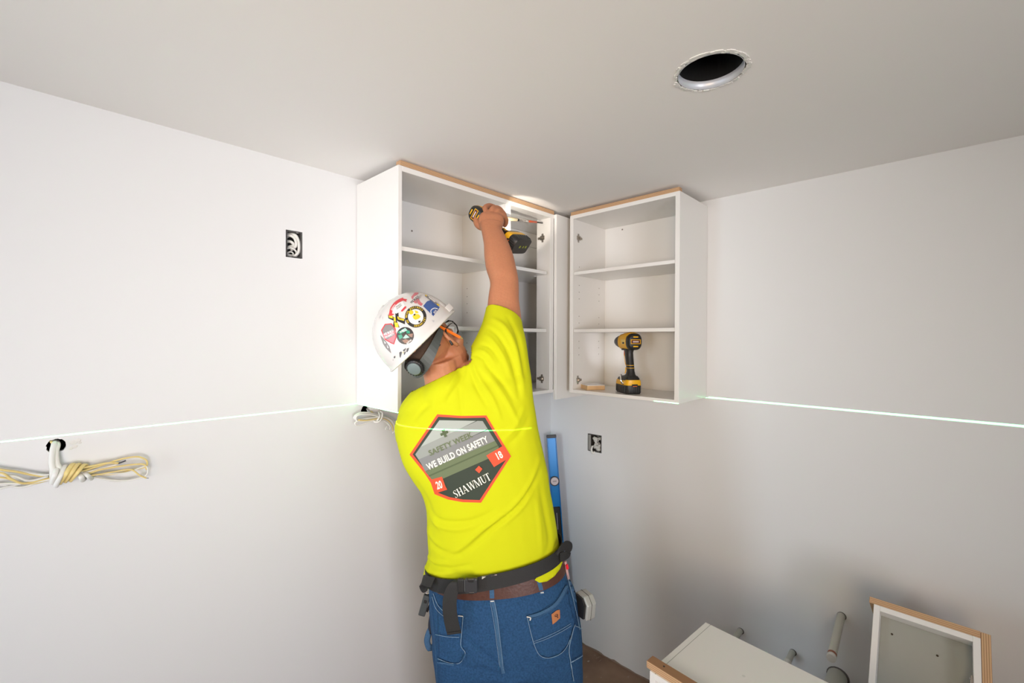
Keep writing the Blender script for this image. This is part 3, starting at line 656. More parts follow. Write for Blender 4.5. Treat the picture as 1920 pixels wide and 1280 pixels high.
def drill_frame(org, fwd, down, s):
    x = Vector(fwd).normalized(); z = -Vector(down); z = (z-x*z.dot(x)).normalized(); y = z.cross(x)
    m = Matrix((x*s, y*s, z*s)).transposed().to_4x4(); m.translation = org; return m
# standing in the right-hand cabinet
sd = .248/.240
org = Vector((.645, -.212, ZB+T+.2385*sd))
fwd = Vector((-.82, .572, 0)); 
dm = drill_frame(org, fwd, (0, 0, -1), sd)
drill('yellow and black cordless drill standing on its battery in the right wall cabinet', dm, (.65, -.22, ZB+T))
def spot(name, loc, tgt, deg, e, col, blend=.15, size=.004):
    l = bpy.data.lights.new(name, 'SPOT'); l.energy = e; l.color = col; l.spot_size = math.radians(deg); l.spot_blend = blend; l.shadow_soft_size = size
    o = bpy.data.objects.new(name, l); COL.objects.link(o); o.location = loc; o.rotation_euler = (Vector(tgt)-Vector(loc)).to_track_quat('-Z', 'Y').to_euler()
spot('drill_lamp', dm@Vector((.052, 0, -.168)), dm@Vector((.30, 0, .03)), 75, .55, (.86, .9, 1), .8)
# held in the worker's hand, its bit reaching the hinge-side stile
tip = Vector((.2705, -.408, 2.376))
rear = W(890, 402, 1.80)
hx = (tip-rear).normalized()
Bc = W(983, 429, 2.02)
hm = drill_frame(rear+hx*.082, hx, (Bc-rear), .93)
DR = drill('yellow and black cordless drill held up in the raised right hand, long bit', hm, rear)
bl = (tip-(hm@Vector((.108, 0, 0)))).length
def bit(name, a, b, r, m):
    bm = bmesh.new(); lathe(bm, [(0, r*.8), (.002, r), (b-a-.002, r), (b-a, r*.8)], hm@Vector((q, 0, 0))+hx*(a-q), hx, 12); link(name, bm, m, DR, autos=40, smooth=True)
q = .108
bit('ghost_sleeve', q-.004, q+bl*.36, .0085, mat('ghost_cream', (.85, .70, .42), .35)); bit('ghost_collar', q+bl*.36, q+bl*.40, .0060, BLACK)  # sleeve, collar and shaft are made up after motion ghosts of the drill
bit('ghost_sleeve', q+bl*.40, q+bl*.62, .0072, CHROME); bit('ghost_shaft', q+bl*.62, q+bl*.84, .0055, mat('ghost_red_orange', (.62, .10, .03), .4))
bit('bit_tip', q+bl*.84, q+bl*.999, .0038, BLACK)
spot('drill_lamp', hm@Vector((.050, .0, -.150)), tip+Vector((-.02, -.16, -.01)), 54, 4.6, (1, .93, .82), .4, .006)
# ------------------------------------------------------------------ the worker
PE = thing('person', 'worker seen from behind in yellow hi-vis t-shirt and jeans, right arm raised', 'person', (.66, -1.10, 0))
O_ = W(790, 634, 1.42)                                   # centre of the helmet rim
r_ = RT*.72+UP*.69; u_ = (RT*-.69+UP*.72-FW*.17).normalized(); f_ = (r_*.56+FW*.83); f_ = (f_-u_*f_.dot(u_)).normalized(); l_ = f_.cross(u_).normalized()
hc = O_-u_*.045+f_*.004
def hd(f, l, u): return O_+f_*f+l_*l+u_*u
def tub(pts, r, n=14, sm=4, flat=1., up=None):
    b = bmesh.new(); tube(b, pts, r, n, sm, flat, up=up); return b
def lofts(rs, k=3):
    b = bmesh.new(); rings(b, interp_rows(rs, k)); return b
parts = []
parts.append(ellipsoid(hc+u_*.03, (f_*.098, l_*.078, u_*.085)))
parts.append(ellipsoid(hd(.035, 0, -.105), (f_*.060, l_*.058, u_*.062)))       # jaw
parts.append(ellipsoid(hd(.074, 0, -.145), (f_*.022, l_*.026, u_*.020), 12, 8))   # chin
parts.append(tub([hd(.092, 0, -.045), hd(.116, 0, -.085), hd(.098, 0, -.096)], [.009, .014, .011], 10))   # nose
parts.append(ellipsoid(hd(.084, 0, -.118), (f_*.012, l_*.024, u_*.010), 12, 8))   # lips
for s in (-1, 1):
    parts.append(ellipsoid(hd(.080, s*.031, -.050), (f_*.014, l_*.018, u_*.013), 10, 8))   # eyelids
    parts.append(ellipsoid(hd(.062, s*.045, -.088), (f_*.022, l_*.022, u_*.022), 10, 8))   # cheeks
    e0 = hd(-.004, s*.080, -.062); ea = (l_*s*.6-f_*.8).normalized(); en = (u_+f_*-.15).normalized(); w_ = ea.cross(en)
    parts.append(tub([e0-en*.030+f_*.006, e0-en*.020-f_*.006+l_*s*.010, e0+en*.010-f_*.014+l_*s*.016, e0+en*.028-f_*.004+l_*s*.012, e0+en*.026+f_*.012+l_*s*.004], [.007, .006, .0065, .006, .005], 8))
    parts.append(ellipsoid(e0+l_*s*.003, (f_*.014, l_*.006, u_*.026), 10, 8))
# neck
parts.append(tub([W(838, 742, 1.45), W(830, 705, 1.44), hd(-.010, 0, -.085)], [.066, .060, .060], 18))
parts.append(tub([W(846, 745, 1.45), W(850, 700, 1.46), hd(.020, .02, -.10)], [.055, .048, .045], 14))
# trunk kept inside the clothes
parts.append(lofts([row(770, 745, 985, 735, 1.45, .07), row(770, 800, 985, 800, 1.45, .095), row(800, 890, 1005, 890, 1.46, .105), row(822, 1000, 1020, 1000, 1.47, .115), row(830, 1090, 1035, 1090, 1.47, .10), row(836, 1170, 1060, 1170, 1.46, .10)]))
parts.append(tub([W(800, 765, 1.45), W(850, 735, 1.45), W(915, 700, 1.45)], [.05, .06, .07], 14))
# legs
for a, b in ((872, 870), (1012, 1010)): parts.append(tub([W(a, 1190, 1.46), W(b, 1300, 1.46), W(b, 1460, 1.46), W(b, 1640, 1.47)], [.075, .08, .06, .045], 14))
# raised right arm, photo outline and true depth
parts.append(lofts([row(905, 690, 972, 690, 1.45, .055, .5), row(912, 640, 975, 650, 1.49, .052, .6), row(912, 600, 978, 612, 1.525, .050, .6), row(914, 575, 977, 592, 1.55, .050, .6), row(916, 556, 973.5, 566, 1.565, .048, .6),
    row(919, 536, 973, 542, 1.585, .046, .6), row(917, 520, 972, 524, 1.60, .046, .6), row(911, 502, 968, 504, 1.625, .045, .55), row(908, 480, 963, 482, 1.655, .044, .5), row(907, 458, 955, 460, 1.69, .041, .5), row(904, 440, 946, 441, 1.72, .036, .45), row(902, 430, 941, 430, 1.735, .033, .4), row(900, 418, 944, 420, 1.75, .028, .4)]))
# right hand closed round the drill handle
HDP = .045
def Hn(*p): return [W(x, y, d+HDP) for x, y, d in p]
parts.append(lofts([row(900, 428, 942, 428, 1.75, .026, .35), row(897, 416, 945, 416, 1.765, .023, .3), row(898, 406, 944, 408, 1.775, .020, .3), row(903, 399, 939, 402, 1.785, .015, .3)]))
parts.append(tub(Hn((912, 403, 1.745), (909, 391, 1.765), (917, 385.5, 1.80), (929, 389, 1.825), (937, 393, 1.84)), [.0115, .0125, .0110, .0100, .0090], 12))
parts.append(tub(Hn((922, 404, 1.74), (923, 392, 1.755), (933, 390, 1.785), (941, 396, 1.81), (941, 405, 1.825)), [.0115, .0125, .0110, .0100, .0090], 12))
parts.append(tub(Hn((931, 408, 1.74), (934, 396, 1.755), (943, 399, 1.78), (947, 408, 1.80), (944, 416, 1.82)), [.0115, .0125, .0110, .0100, .0090], 12))
parts.append(tub(Hn((936, 414, 1.735), (941, 404, 1.75), (948, 409, 1.77), (949, 418, 1.79), (945, 424, 1.805)), [.012, .012, .0105, .0095, .009], 12))
parts.append(tub(Hn((908, 427, 1.725), (897, 421, 1.745), (893.5, 410, 1.77), (900, 401, 1.80), (910, 398, 1.82)), [.016, .0165, .014, .0115, .0105], 12))
# left arm reaching forward to hold the cabinet from below
gx = Vector((.330, -.93, ZB-.02))
el_ = W(800, 830, 1.66); sh = W(775, 790, 1.47)
parts.append(tub([W(790, 775, 1.45), sh, (sh+el_)/2, el_, (el_+gx)/2+Vector((0, 0, -.01)), gx+Vector((.035, -.05, -.01))], [.055, .055, .050, .044, .040, .028], 14))
parts.append(tub([gx+Vector((.045, -.06, -.015)), gx+Vector((0, .01, -.012))], [.030, .036], 12, 0, .5, up=(0, 0, 1)))
for k in range(4):
    a = gx+Vector((-.012-.004*k, .002+.020*(k-1.2), -.008)); e = Vector((-.055+.004*abs(k-1.2), .022, .002)); parts.append(tub([a, a+e*.5+Vector((0, 0, -.004)), a+e+Vector((0, 0, .006))], [.010, .009, .008], 10))
parts.append(tub([gx+Vector((.022, -.03, -.006)), gx+Vector((.014, -.045, .030)), gx+Vector((.006, -.030, .056))], [.012, .011, .0095], 10))
BODY = link('body', remesh(parts, .0038, 3, .5), SKIN, PE, True)
body_bvh = bvh_of(BODY)
# hair under the helmet
b = ellipsoid(hc+u_*.005, (f_*.1025, l_*.0825, u_*.085), 28, 20)
bmesh.ops.delete(b, geom=[v for v in b.verts if (v.co-O_).dot(f_) > .045 or ((v.co-O_).dot(u_) < -.062 and (v.co-O_).dot(f_) < -.0) or ((v.co-O_).dot(f_) > -.02 and (v.co-O_).dot(u_) < -.040)], context='VERTS')
link('hair', b, HAIR, PE, True)
# ---- t-shirt
sp = []
sp.append(lofts([row(792, 1082, 1054, 1044, 1.47, .139), row(797, 1062, 1050, 1026, 1.47, .138), row(804, 1034, 1046, 1004, 1.465, .136), row(802, 1000, 1043, 982, 1.46, .134), row(801, 952, 1037, 948, 1.455, .134),
    row(792, 920, 1031, 914, 1.45, .132), row(775, 895, 1028, 890, 1.447, .130), row(757, 864, 1021, 857, 1.445, .126), row(745, 832, 1014, 824, 1.443, .120, skew=-.01), row(740.5, 800, 1008, 797, 1.442, .112, skew=-.02), row(745, 778, 1004, 772, 1.442, .105, skew=-.02), row(760, 758, 1000, 744, 1.442, .098, skew=-.02), row(778, 742, 997, 712, 1.445, .09, skew=-.02), row(792, 728, 992, 688, 1.45, .078)]))
sp.append(lofts([row(800, 765, 998, 715, 1.45, .09), row(846, 706, 994, 690, 1.455, .088, .2), row(872, 672, 990, 662, 1.465, .084, .35), row(890, 642, 986.5, 642, 1.48, .078, .5), row(901, 618, 983.5, 628, 1.50, .072, .6), row(907, 598, 981, 616, 1.52, .068, .7), row(911, 582, 980, 608, 1.54, .066, .75), row(913, 566, 980, 594, 1.56, .066, .75)]))
sp.append(tub([W(790, 790, 1.50), W(792, 778, 1.47), W(812, 757, 1.45), W(846, 738, 1.45), W(890, 715, 1.45)], [.075, .078, .078, .074, .08], 18))
sp.append(ellipsoid(W(840, 733, 1.425), ((RT+UP*.45)*.085, (UP-RT*.3)*.062, FW*.075)))
sp.append(tub([W(775, 800, 1.46), W(782, 812, 1.54), W(792, 822, 1.60)], [.062, .074, .070], 18))
bm = remesh(sp, .0060, 7, .5)
def cut(bm, co, no):
    r = bmesh.ops.bisect_plane(bm, geom=list(bm.verts)+list(bm.edges)+list(bm.faces), dist=1e-6, plane_co=co, plane_no=no)
    return r
# sleeve opening
sc = W(945.5, 594, 1.53); e1_ = (RT-UP*.40).normalized(); e2_ = (-FW+UP*.60).normalized(); sn = e1_.cross(e2_).normalized()
if sn.dot(UP) < 0: sn = -sn
# neckline
nc = W(838, 703, 1.44); nn = (UP*.88-RT*.42+FW*.05).normalized()
# far sleeve end of the left arm, hem
fc = W(790, 822, 1.60); fn = (W(800, 834, 1.70)-W(776, 806, 1.5)).normalized()
def cutdel(bm, co, no, near, rad):
    geom_v = [v for v in bm.verts if (v.co-near).length < rad]
    vs = set(geom_v); fs = [f for f in bm.faces if all(v in vs for v in f.verts)]; es = list({e for f in fs for e in f.edges})
    bmesh.ops.bisect_plane(bm, geom=list({v for f in fs for v in f.verts})+es+fs, dist=1e-6, plane_co=co, plane_no=no)
    kill = [f for f in bm.faces if (f.calc_center_median()-near).length < rad*.98 and (f.calc_center_median()-co).dot(no) > 0]
    bmesh.ops.delete(bm, geom=kill, context='FACES')
cutdel(bm, sc, sn, sc+sn*.02, .115)
cutdel(bm, fc, fn, fc+fn*.03, .11)
# neck hole: remove cloth hidden by the neck
kill = [f for f in bm.faces if (f.calc_center_median()-nc).dot(nn) > 0 and (f.calc_center_median()-nc).length < .13 and project(f.calc_center_median())[0] < 884]
bmesh.ops.delete(bm, geom=kill, context='FACES')
# cloth folds: ridges (+) and valleys (-) along lines given on the back
folds = [([(1012, 850), (1002, 890), (975, 935), (940, 968), (905, 992), (865, 1026), (828, 1047)], 6.0, .0060), ([(1014, 868), (1000, 905), (972, 948), (930, 985), (890, 1020), (850, 1047)], 6., -.0055),
    ([(1000, 918), (975, 955), (935, 990)], 5., .0040), ([(958, 951), (925, 985), (880, 1022)], 4., -.003),
    ([(806, 955), (820, 972), (850, 980), (890, 975), (930, 955)], 5., -.0050), ([(806, 965), (822, 984), (855, 992), (900, 985)], 5., .0040), ([(804, 1000), (812, 1022), (835, 1036), (870, 1040)], 5., -.005), ([(803, 985), (808, 1008), (826, 1022)], 4., .0035),
    ([(800, 1048), (815, 1062), (845, 1066), (885, 1058)], 4., -.0055), ([(796, 1060), (812, 1073), (850, 1076)], 4., .005), ([(802, 1040), (815, 1053), (845, 1056)], 4., .0045),
    ([(886, 680), (900, 712), (925, 750), (940, 790)], 5., .005), ([(880, 690), (893, 725), (915, 765)], 5., -.005), ([(898, 684), (925, 715), (955, 760), (975, 800)], 6., .0045), ([(907, 680), (940, 715), (966, 755)], 5., -.0045), ([(872, 690), (862, 715), (845, 740), (835, 757)], 5., -.004), ([(862, 688), (850, 712), (838, 728)], 4., .004),
    ([(860, 720), (864, 750), (866, 780)], 6., -.0035),
    ([(918, 595), (945, 612), (965, 650), (976, 700), (985, 750)], 6., .0050), ([(912, 612), (935, 630), (955, 665), (968, 710), (975, 750)], 5., -.0050), ([(908, 625), (925, 640), (945, 672), (958, 710)], 5., .0045), ([(900, 645), (920, 652), (940, 680)], 4., -.004), ([(893, 655), (912, 662), (930, 685)], 4., .0042), ([(887, 664), (905, 672), (922, 695)], 4., -.0035),
    ([(950, 590), (968, 625), (978, 665), (984, 710)], 5., -.0045), ([(985, 760), (965, 800), (940, 830)], 6., .0035), ([(995, 775), (975, 812), (950, 838)], 5., -.003), ([(1012, 905), (1022, 960), (1030, 1010), (1022, 1045)], 6., -.004), ([(1005, 930), (1012, 985), (1016, 1040)], 6., .003),
    ([(775, 790), (790, 770), (812, 752)], 5., -.003), ([(830, 1000), (820, 985), (812, 970)], 4., .002), ([(780, 900), (800, 935), (812, 965)], 5., -.003)]
fp = []
for pts, w, a in folds:
    P = smooth_path([Vector((*p, 0)) for p in pts], 5); A = np.array([p[:2] for p in P]); fp.append((A, w, a))
bm.normal_update(); V = list(bm.verts); XY = np.array([project(v.co) for v in V]); NN = [v.normal.copy() for v in V]; disp = np.zeros(len(V))
for A, w, a in fp:
    d2 = np.full(len(V), 1e9); tt = np.zeros(len(V)); n = len(A)-1
    for i in range(n):
        p, q = A[i], A[i+1]; e = q-p; t = np.clip(((XY-p)@e)/(e@e), 0, 1); dd_ = ((XY-(p+t[:, None]*e))**2).sum(1)
        m_ = dd_ < d2; d2[m_] = dd_[m_]; tt[m_] = ((i+t)/n)[m_]
    disp += a*1.35*np.exp(-d2/(2*(w*.52)**2))*(np.clip(np.sin(np.clip(tt, 0, 1)*math.pi), 0, 1)**.6)
for v, nrm, dsp in zip(V, NN, disp):
    f = 1. if nrm.dot(FW) < .1 else .35
    nz_ = noise.noise(v.co*Vector((9, 9, 14)).length*.6)*.0022
    v.co += nrm*(dsp*f+nz_*f)
SHIRT = link('t_shirt', bm, HIVIS, PE, True)
md = SHIRT.modifiers.new('thick', 'SOLIDIFY'); md.thickness = .0022; md.offset = -1
shirt_bvh = bvh_of(SHIRT)
# hem and cuff stitching
SEAM = mat('hi_vis_seam', (.70, .76, .01), .9)
# ---- printed emblem on the back
OR_ = mat('print_orange_red', (.82, .075, .022), .7); DG = mat('print_dark_green', (.034, .045, .028), .8); G1 = mat('print_grey_light', (.39, .41, .36), .8); G2 = mat('print_grey', (.29, .30, .265), .8)
G3 = mat('print_grey_mid', (.215, .215, .205), .8); OL = mat('print_olive', (.135, .165, .080), .8); OL2 = mat('print_olive_dark', (.085, .11, .05), .8); CR = mat('print_cream', (.85, .83, .68), .7)
hexo = [(820, 776.5), (866, 779.5), (912, 778.5), (958, 855), (902, 942), (868, 941), (840, 936), (815, 926), (808, 905), (797, 888), (768, 852)]
hexi = [(822, 781), (866, 783.5), (909.5, 782.5), (953, 855), (899.5, 937), (868, 936), (843, 931.5), (820, 922.5), (813, 903), (801, 885), (774, 851.5)]
inn = [(824, 787), (905, 789), (924, 822), (936, 837), (936, 842), (896, 862), (860, 886), (828, 900), (812, 900), (800, 880), (788, 866), (778, 851.5)]
def clip_poly(poly, a, b, c):   # keep a*x+b*y+c >= 0
    out = []
    for i in range(len(poly)):
        p, q = poly[i], poly[(i+1) % len(poly)]; fp_ = a*p[0]+b*p[1]+c; fq = a*q[0]+b*q[1]+c
        if fp_ >= 0: out.append(p)
        if fp_*fq < 0: t = fp_/(fp_-fq); out.append((p[0]+(q[0]-p[0])*t, p[1]+(q[1]-p[1])*t))
    return out
def band(poly, y0, y1, k):  # between two slanted lines y = y0 + k (x-860) and y1
    a = clip_poly(poly, -k, 1, -(y0-860*k)); return clip_poly(a, k, -1, (y1-860*k))
inner = [(824, 787.5), (905, 789), (935, 837), (935, 850), (930, 905), (814, 903), (798, 884), (790, 868.5), (779, 851.5)]
kk = -.40
cx_ = clip_poly(clip_poly(inner, -(-.45), -1, 893-860*.45+0*0) if False else inner, 0, 1, 0)
bands = [(G1, 740, 803, -.55), (G2, 803, 821, -.45), (G3, 821, 850, -.41), (G2, 0, 0, 0)]
lay = [([hexo], OR_), ([hexi], DG)]
lay += [([band(inner, 700, 805, -.50)], G1), ([band(inner, 804.9, 829, -.46)], G2), ([band(inner, 828.8, 856, -.43)], G3), ([clip_poly(band(inner, 855.8, 884, -.44), 0, 1, 0)], OL)]
lay[2:2] = []
lay += [([band(band(inner, 855.5, 900, -.44), 866, 869, -.44)], OL2)]
# ribbons and their numbers
lay += [([[(807, 899), (829, 893), (836, 912), (839, 917), (817, 924)], ], OR_), ([[(912, 853.5), (945, 834), (958, 855.5), (926, 875), (921, 867)]], OR_)]
lay += [(text2d('20', 824, 909, 20, math.radians(17), .56, .5), CR), (text2d('18', 935.5, 854, 19, math.radians(28), .70, .5), CR),
        (text2d('WE BUILD ON SAFETY', 858, 849.5, 17.0, math.radians(25.5), .70, .48, 1.04), CR), (text2d('SAFETY WEEK', 845, 832.5, 14.5, math.radians(24), .93, .28, 1.04), OL)]
def crossp(x, y, s, a):
    pts = [(-.33, -1), (.33, -1), (.33, -.33), (1, -.33), (1, .33), (.33, .33), (.33, 1), (-.33, 1), (-.33, .33), (-1, .33), (-1, -.33), (-.33, -.33)]
    c, s_ = math.cos(a), math.sin(a); return [(x+(p*c-q*s_)*s, y+(p*s_+q*c)*s) for p, q in pts]
lay += [([crossp(833.5, 812, 7.5, math.radians(-24))], OL2), ([[(898, 872.5), (904.5, 878.5), (898.5, 886.5), (891, 880)]], OR_)]
# serif capitals SHAWMUT built stroke by stroke (unit box 0..1 high)
def serif(ch):
    q = []
    def R(x0, y0, x1, y1): q.append([(x0, y0), (x1, y0), (x1, y1), (x0, y1)])
    def D(x0, x1, w, y0=0, y1=1): q.append([(x0, y0), (x0+w, y0), (x1+w, y1), (x1, y1)])
    def sf(x, w, y): R(x-.07, y, x+w+.07, y+.05)
    if ch == 'H': R(.08, 0, .25, 1); R(.60, 0, .77, 1); R(.25, .47, .60, .53); [sf(x, .17, y) for x in (.08, .60) for y in (0, .95)]; wd_ = .86
    elif ch == 'A': D(.06, .36, .06); D(.66, .34, .19); R(.2, .30, .66, .36); sf(.03, .12, 0); sf(.66, .19, 0); wd_ = .90
    elif ch == 'W': D(.30, .05, .17); D(.36, .62, .05); D(.80, .55, .17); D(.86, 1.12, .05); sf(.05, .17, .95); sf(.55, .17, .95); sf(1.08, .1, .95); wd_ = 1.20
    elif ch == 'M': R(.08, 0, .13, 1); D(.46, .08, .17); D(.50, .86, .05); R(.86, 0, 1.03, 1); sf(.06, .1, 0); sf(.86, .17, 0); sf(.04, .14, .95); sf(.88, .15, .95); wd_ = 1.12
    elif ch == 'U': R(.08, .25, .25, 1); R(.66, .25, .71, 1); q.extend([[(.08, .27), (.25, .27), (.30, .12), (.20, .04)], [(.20, .04), (.30, .12), (.48, .06), (.46, 0)], [(.46, 0), (.48, .06), (.66, .27), (.71, .27), (.62, .07)]]); sf(.08, .17, .95); sf(.63, .1, .95); wd_ = .80
    elif ch == 'T': R(.28, 0, .46, 1); R(.02, .94, .72, 1); R(.02, .78, .06, 1); R(.68, .78, .72, 1); sf(.28, .18, 0); wd_ = .76
    elif ch == 'S':
        c = [(.50, .86, .03), (.40, .95, .04), (.24, .96, .07), (.12, .86, .12), (.12, .70, .16), (.28, .55, .20), (.44, .42, .20), (.50, .26, .16), (.44, .10, .12), (.28, .03, .07), (.14, .06, .04), (.05, .18, .03)]
        for (a, b, w), (d, e, w2) in zip(c, c[1:]): q.append([(a-w/2, b-.02), (a+w/2, b+.02), (d+w2/2, e+.02), (d-w2/2, e-.02)])
        R(.50, .74, .54, .98); R(.04, .02, .08, .26); wd_ = .62
    return q, wd_
def serif_word(s, x, y, h, ang, sx):
    out = []; cur = 0; ca, sa = math.cos(ang), math.sin(ang)
    tot = sum(serif(c)[1]+.04 for c in s)
    for c in s:
        q, w = serif(c)
        for poly in q:
            pts = []
            for (a, b) in poly:
                lx, ly = (cur+a-tot/2)*h*sx, (b-.5)*h; pts.append((x+lx*ca-ly*sa, y-(lx*sa+ly*ca)))
            out.append(pts)
        cur += w+.04
    return out
lay += [(serif_word('SHAWMUT', 885.5, 909, 14.5, math.radians(27.5), .80), CR)]
drape('printed_emblem', lay, shirt_bvh, SHIRT, .0012, 4., step_off=.00028)
# left half of the pictured field is lighter still
# ---- jeans
jp = [lofts([row(808, 1050, 1052, 1030, 1.465, .122), row(806, 1086, 1060, 1070, 1.465, .128), row(805, 1110, 1074, 1096, 1.46, .130), row(806, 1145, 1084, 1138, 1.455, .135), row(811, 1190, 1091, 1185, 1.455, .138), row(816, 1228, 1092, 1225, 1.455, .132)])]
jp.append(lofts([row(810, 1200, 955, 1200, 1.455, .120), row(817, 1250, 947, 1250, 1.455, .112), row(822, 1300, 944, 1300, 1.455, .104), row(830, 1420, 936, 1420, 1.46, .090), row(835, 1540, 925, 1540, 1.465, .08), row(838, 1632, 922, 1632, 1.47, .078)]))
jp.append(lofts([row(940, 1200, 1090, 1200, 1.455, .120), row(949, 1250, 1092, 1250, 1.455, .112), row(952, 1300, 1091, 1300, 1.455, .104), row(958, 1420, 1078, 1420, 1.46, .090), row(965, 1540, 1062, 1540, 1.465, .08), row(970, 1632, 1060, 1632, 1.47, .078)]))
bm = remesh(jp, .0075, 6, .5)
top_c = W(930, 1098, 1.46); tn = (UP-RT*.10-FW*.15)
def above(p):
    d = p-top_c; r = d.dot(RT); return d.dot(UP) > .084+.10*r+.15*d.dot(FW)+.6*r*r
kill = [f for f in bm.faces if above(f.calc_center_median())]; bmesh.ops.delete(bm, geom=kill, context='FACES')
jf = [([(945, 1262), (925, 1240), (895, 1215), (875, 1196)], 6., -.006), ([(945, 1262), (925, 1250), (900, 1240)], 5., .004), ([(945, 1180), (944, 1230), (946, 1265)], 8., -.006), ([(1080, 1100), (1076, 1150), (1070, 1200), (1072, 1260)], 5., .003), ([(850, 1240), (880, 1252), (920, 1258)], 5., -.003),
      ([(985, 1240), (1020, 1255), (1060, 1250)], 6., -.003), ([(818, 1125), (835, 1150), (845, 1165)], 4., .0025), ([(1000, 1255), (985, 1270), (960, 1280)], 5., .003)]
bm.normal_update(); V = list(bm.verts); XY = np.array([project(v.co) for v in V]); NN = [v.normal.copy() for v in V]; disp = np.zeros(len(V))
for pts, w, a in jf:
    A = np.array([p[:2] for p in smooth_path([Vector((*p, 0)) for p in pts], 5)]); d2 = np.full(len(V), 1e9)
    for i in range(len(A)-1):
        p, q = A[i], A[i+1]; e = q-p; t = np.clip(((XY-p)@e)/(e@e), 0, 1); d2 = np.minimum(d2, ((XY-(p+t[:, None]*e))**2).sum(1))
    disp += a*np.exp(-d2/(2*(w*.62)**2))
for v, nrm, dsp in zip(V, NN, disp): v.co += nrm*(dsp+noise.noise(v.co*22)*.0016)
JEANS = link('jeans', bm, DENIM, PE, True)
md = JEANS.modifiers.new('thick', 'SOLIDIFY'); md.thickness = .002; md.offset = -1
jb = bvh_of(JEANS)
ST = mat('pale_stitching', (.20, .29, .38), .9); CST = mat('cream_stitching', (.60, .58, .52), .9)
def stitch(pts, w=.7, m=ST): return (strip2d(pts, w), m)
pkL = [(820, 1131), (832, 1140), (848, 1152), (869, 1154), (866, 1210), (873, 1222), (868, 1236), (856, 1243), (840, 1241), (824, 1234)]
pkR = [(987, 1154), (1012, 1146), (1040, 1127), (1062, 1094), (1068, 1130), (1078, 1168), (1066, 1204), (1052, 1224), (1028, 1232), (1012, 1228), (1003, 1212)]
p1 = drape('back_pocket', [([pkL], DENIM)], jb, JEANS, .0022, 5., thick=-.002)
p2 = drape('back_pocket', [([pkR], DENIM)], jb, JEANS, .0022, 5., thick=-.002)
pb = bvh_of(JEANS, p1, p2)
seams = [(strip2d([(922, 1120), (929, 1150), (934, 1190), (940, 1240), (944, 1262)], 7.), DENIML), stitch([(926, 1120), (933, 1160), (938, 1205), (944, 1258)], .6), stitch([(918, 1121), (926, 1165), (932, 1210), (937, 1250)], .6),
    stitch([(811, 1118), (818, 1140), (834, 1156), (846, 1164)], .9), stitch([(813, 1112), (822, 1134), (838, 1150), (850, 1157)], .9),
    stitch([(989, 1157), (1014, 1149), (1042, 1130), (1063, 1098)], .9), stitch([(990, 1161), (1015, 1153), (1044, 1134), (1064, 1104)], .7, DENIML), (strip2d([(988, 1156), (1013, 1149), (1042, 1131), (1062, 1099)], 5.5), DENIML) ,
    stitch([(988, 1156), (995, 1185), (1003, 1212), (1013, 1228), (1030, 1232), (1052, 1223), (1066, 1203), (1077, 1170)], 1.0), stitch([(1000, 1205), (1025, 1196), (1050, 1184), (1070, 1172)], .7), stitch([(1001, 1201), (1024, 1192), (1049, 1180), (1069, 1168)], .6),
    stitch([(869, 1154), (867, 1180), (865, 1208), (873, 1222), (868, 1236), (856, 1243), (840, 1241), (822, 1234)], 1.0), stitch([(818, 1188), (840, 1192), (862, 1193)], .8), stitch([(860, 1153), (869, 1154)], 2.0, CST), stitch([(987, 1155), (994, 1157), (993, 1162)], 2.2, CST),
    stitch([(1073, 1180), (1066, 1215), (1069, 1240), (1074, 1275)], 1.1), stitch([(1076, 1172), (1084, 1176), (1091, 1180)], 1.1), stitch([(1070, 1240), (1080, 1234), (1090, 1228)], 1.2), stitch([(812, 1100), (810, 1135), (815, 1180), (820, 1230), (822, 1278)], .6, DENIML),
    stitch([(822, 1240), (838, 1243), (852, 1246)], 2.2, DENIML), stitch([(868, 1236), (874, 1224)], 2.0, DENIML), stitch([(1058, 1066), (1066, 1100), (1076, 1140), (1084, 1180)], .8)]
drape('seams', seams, pb, JEANS, .0018, 6.)
# pocket badge: tan leather with a dark curled mark
bd = [(1033.5, 1151), (1043, 1143.5), (1049, 1142.5), (1049.5, 1158), (1041, 1166), (1035.5, 1170)]
drape('leather_badge', [([bd], mat('tan_leather', (.42, .15, .045), .6)), ([circ2d(1042.5, 1153, 3.6, 12, 2.6, -.6)], mat('burnt_brown', (.10, .03, .012), .7)), ([circ2d(1044.8, 1156.3, 1.5, 8)], mat('burnt_brown', (.1, .03, .01), .7)), ([circ2d(1041.8, 1152.4, 1.6, 8, 1., -.6)], mat('tan_leather', (.42, .15, .045), .6))], pb, p2, .0034, 4.)
# cargo loop hanging at the left leg, side pocket strap
b = tub([W(808, 1178, 1.455), W(803, 1190, 1.45), W(801, 1203, 1.45), W(806, 1216, 1.45), W(811, 1209, 1.452)], .010, 10, 5, .35, up=FW); link('hammer_loop', b, DENIML, JEANS, True)
b = tub([W(811, 1150, 1.46), W(808, 1170, 1.455), W(808, 1188, 1.45)], .009, 10, 4, .3, up=FW); link('side_strap', b, mat('navy_strap', (.012, .016, .03), .7), JEANS, True)
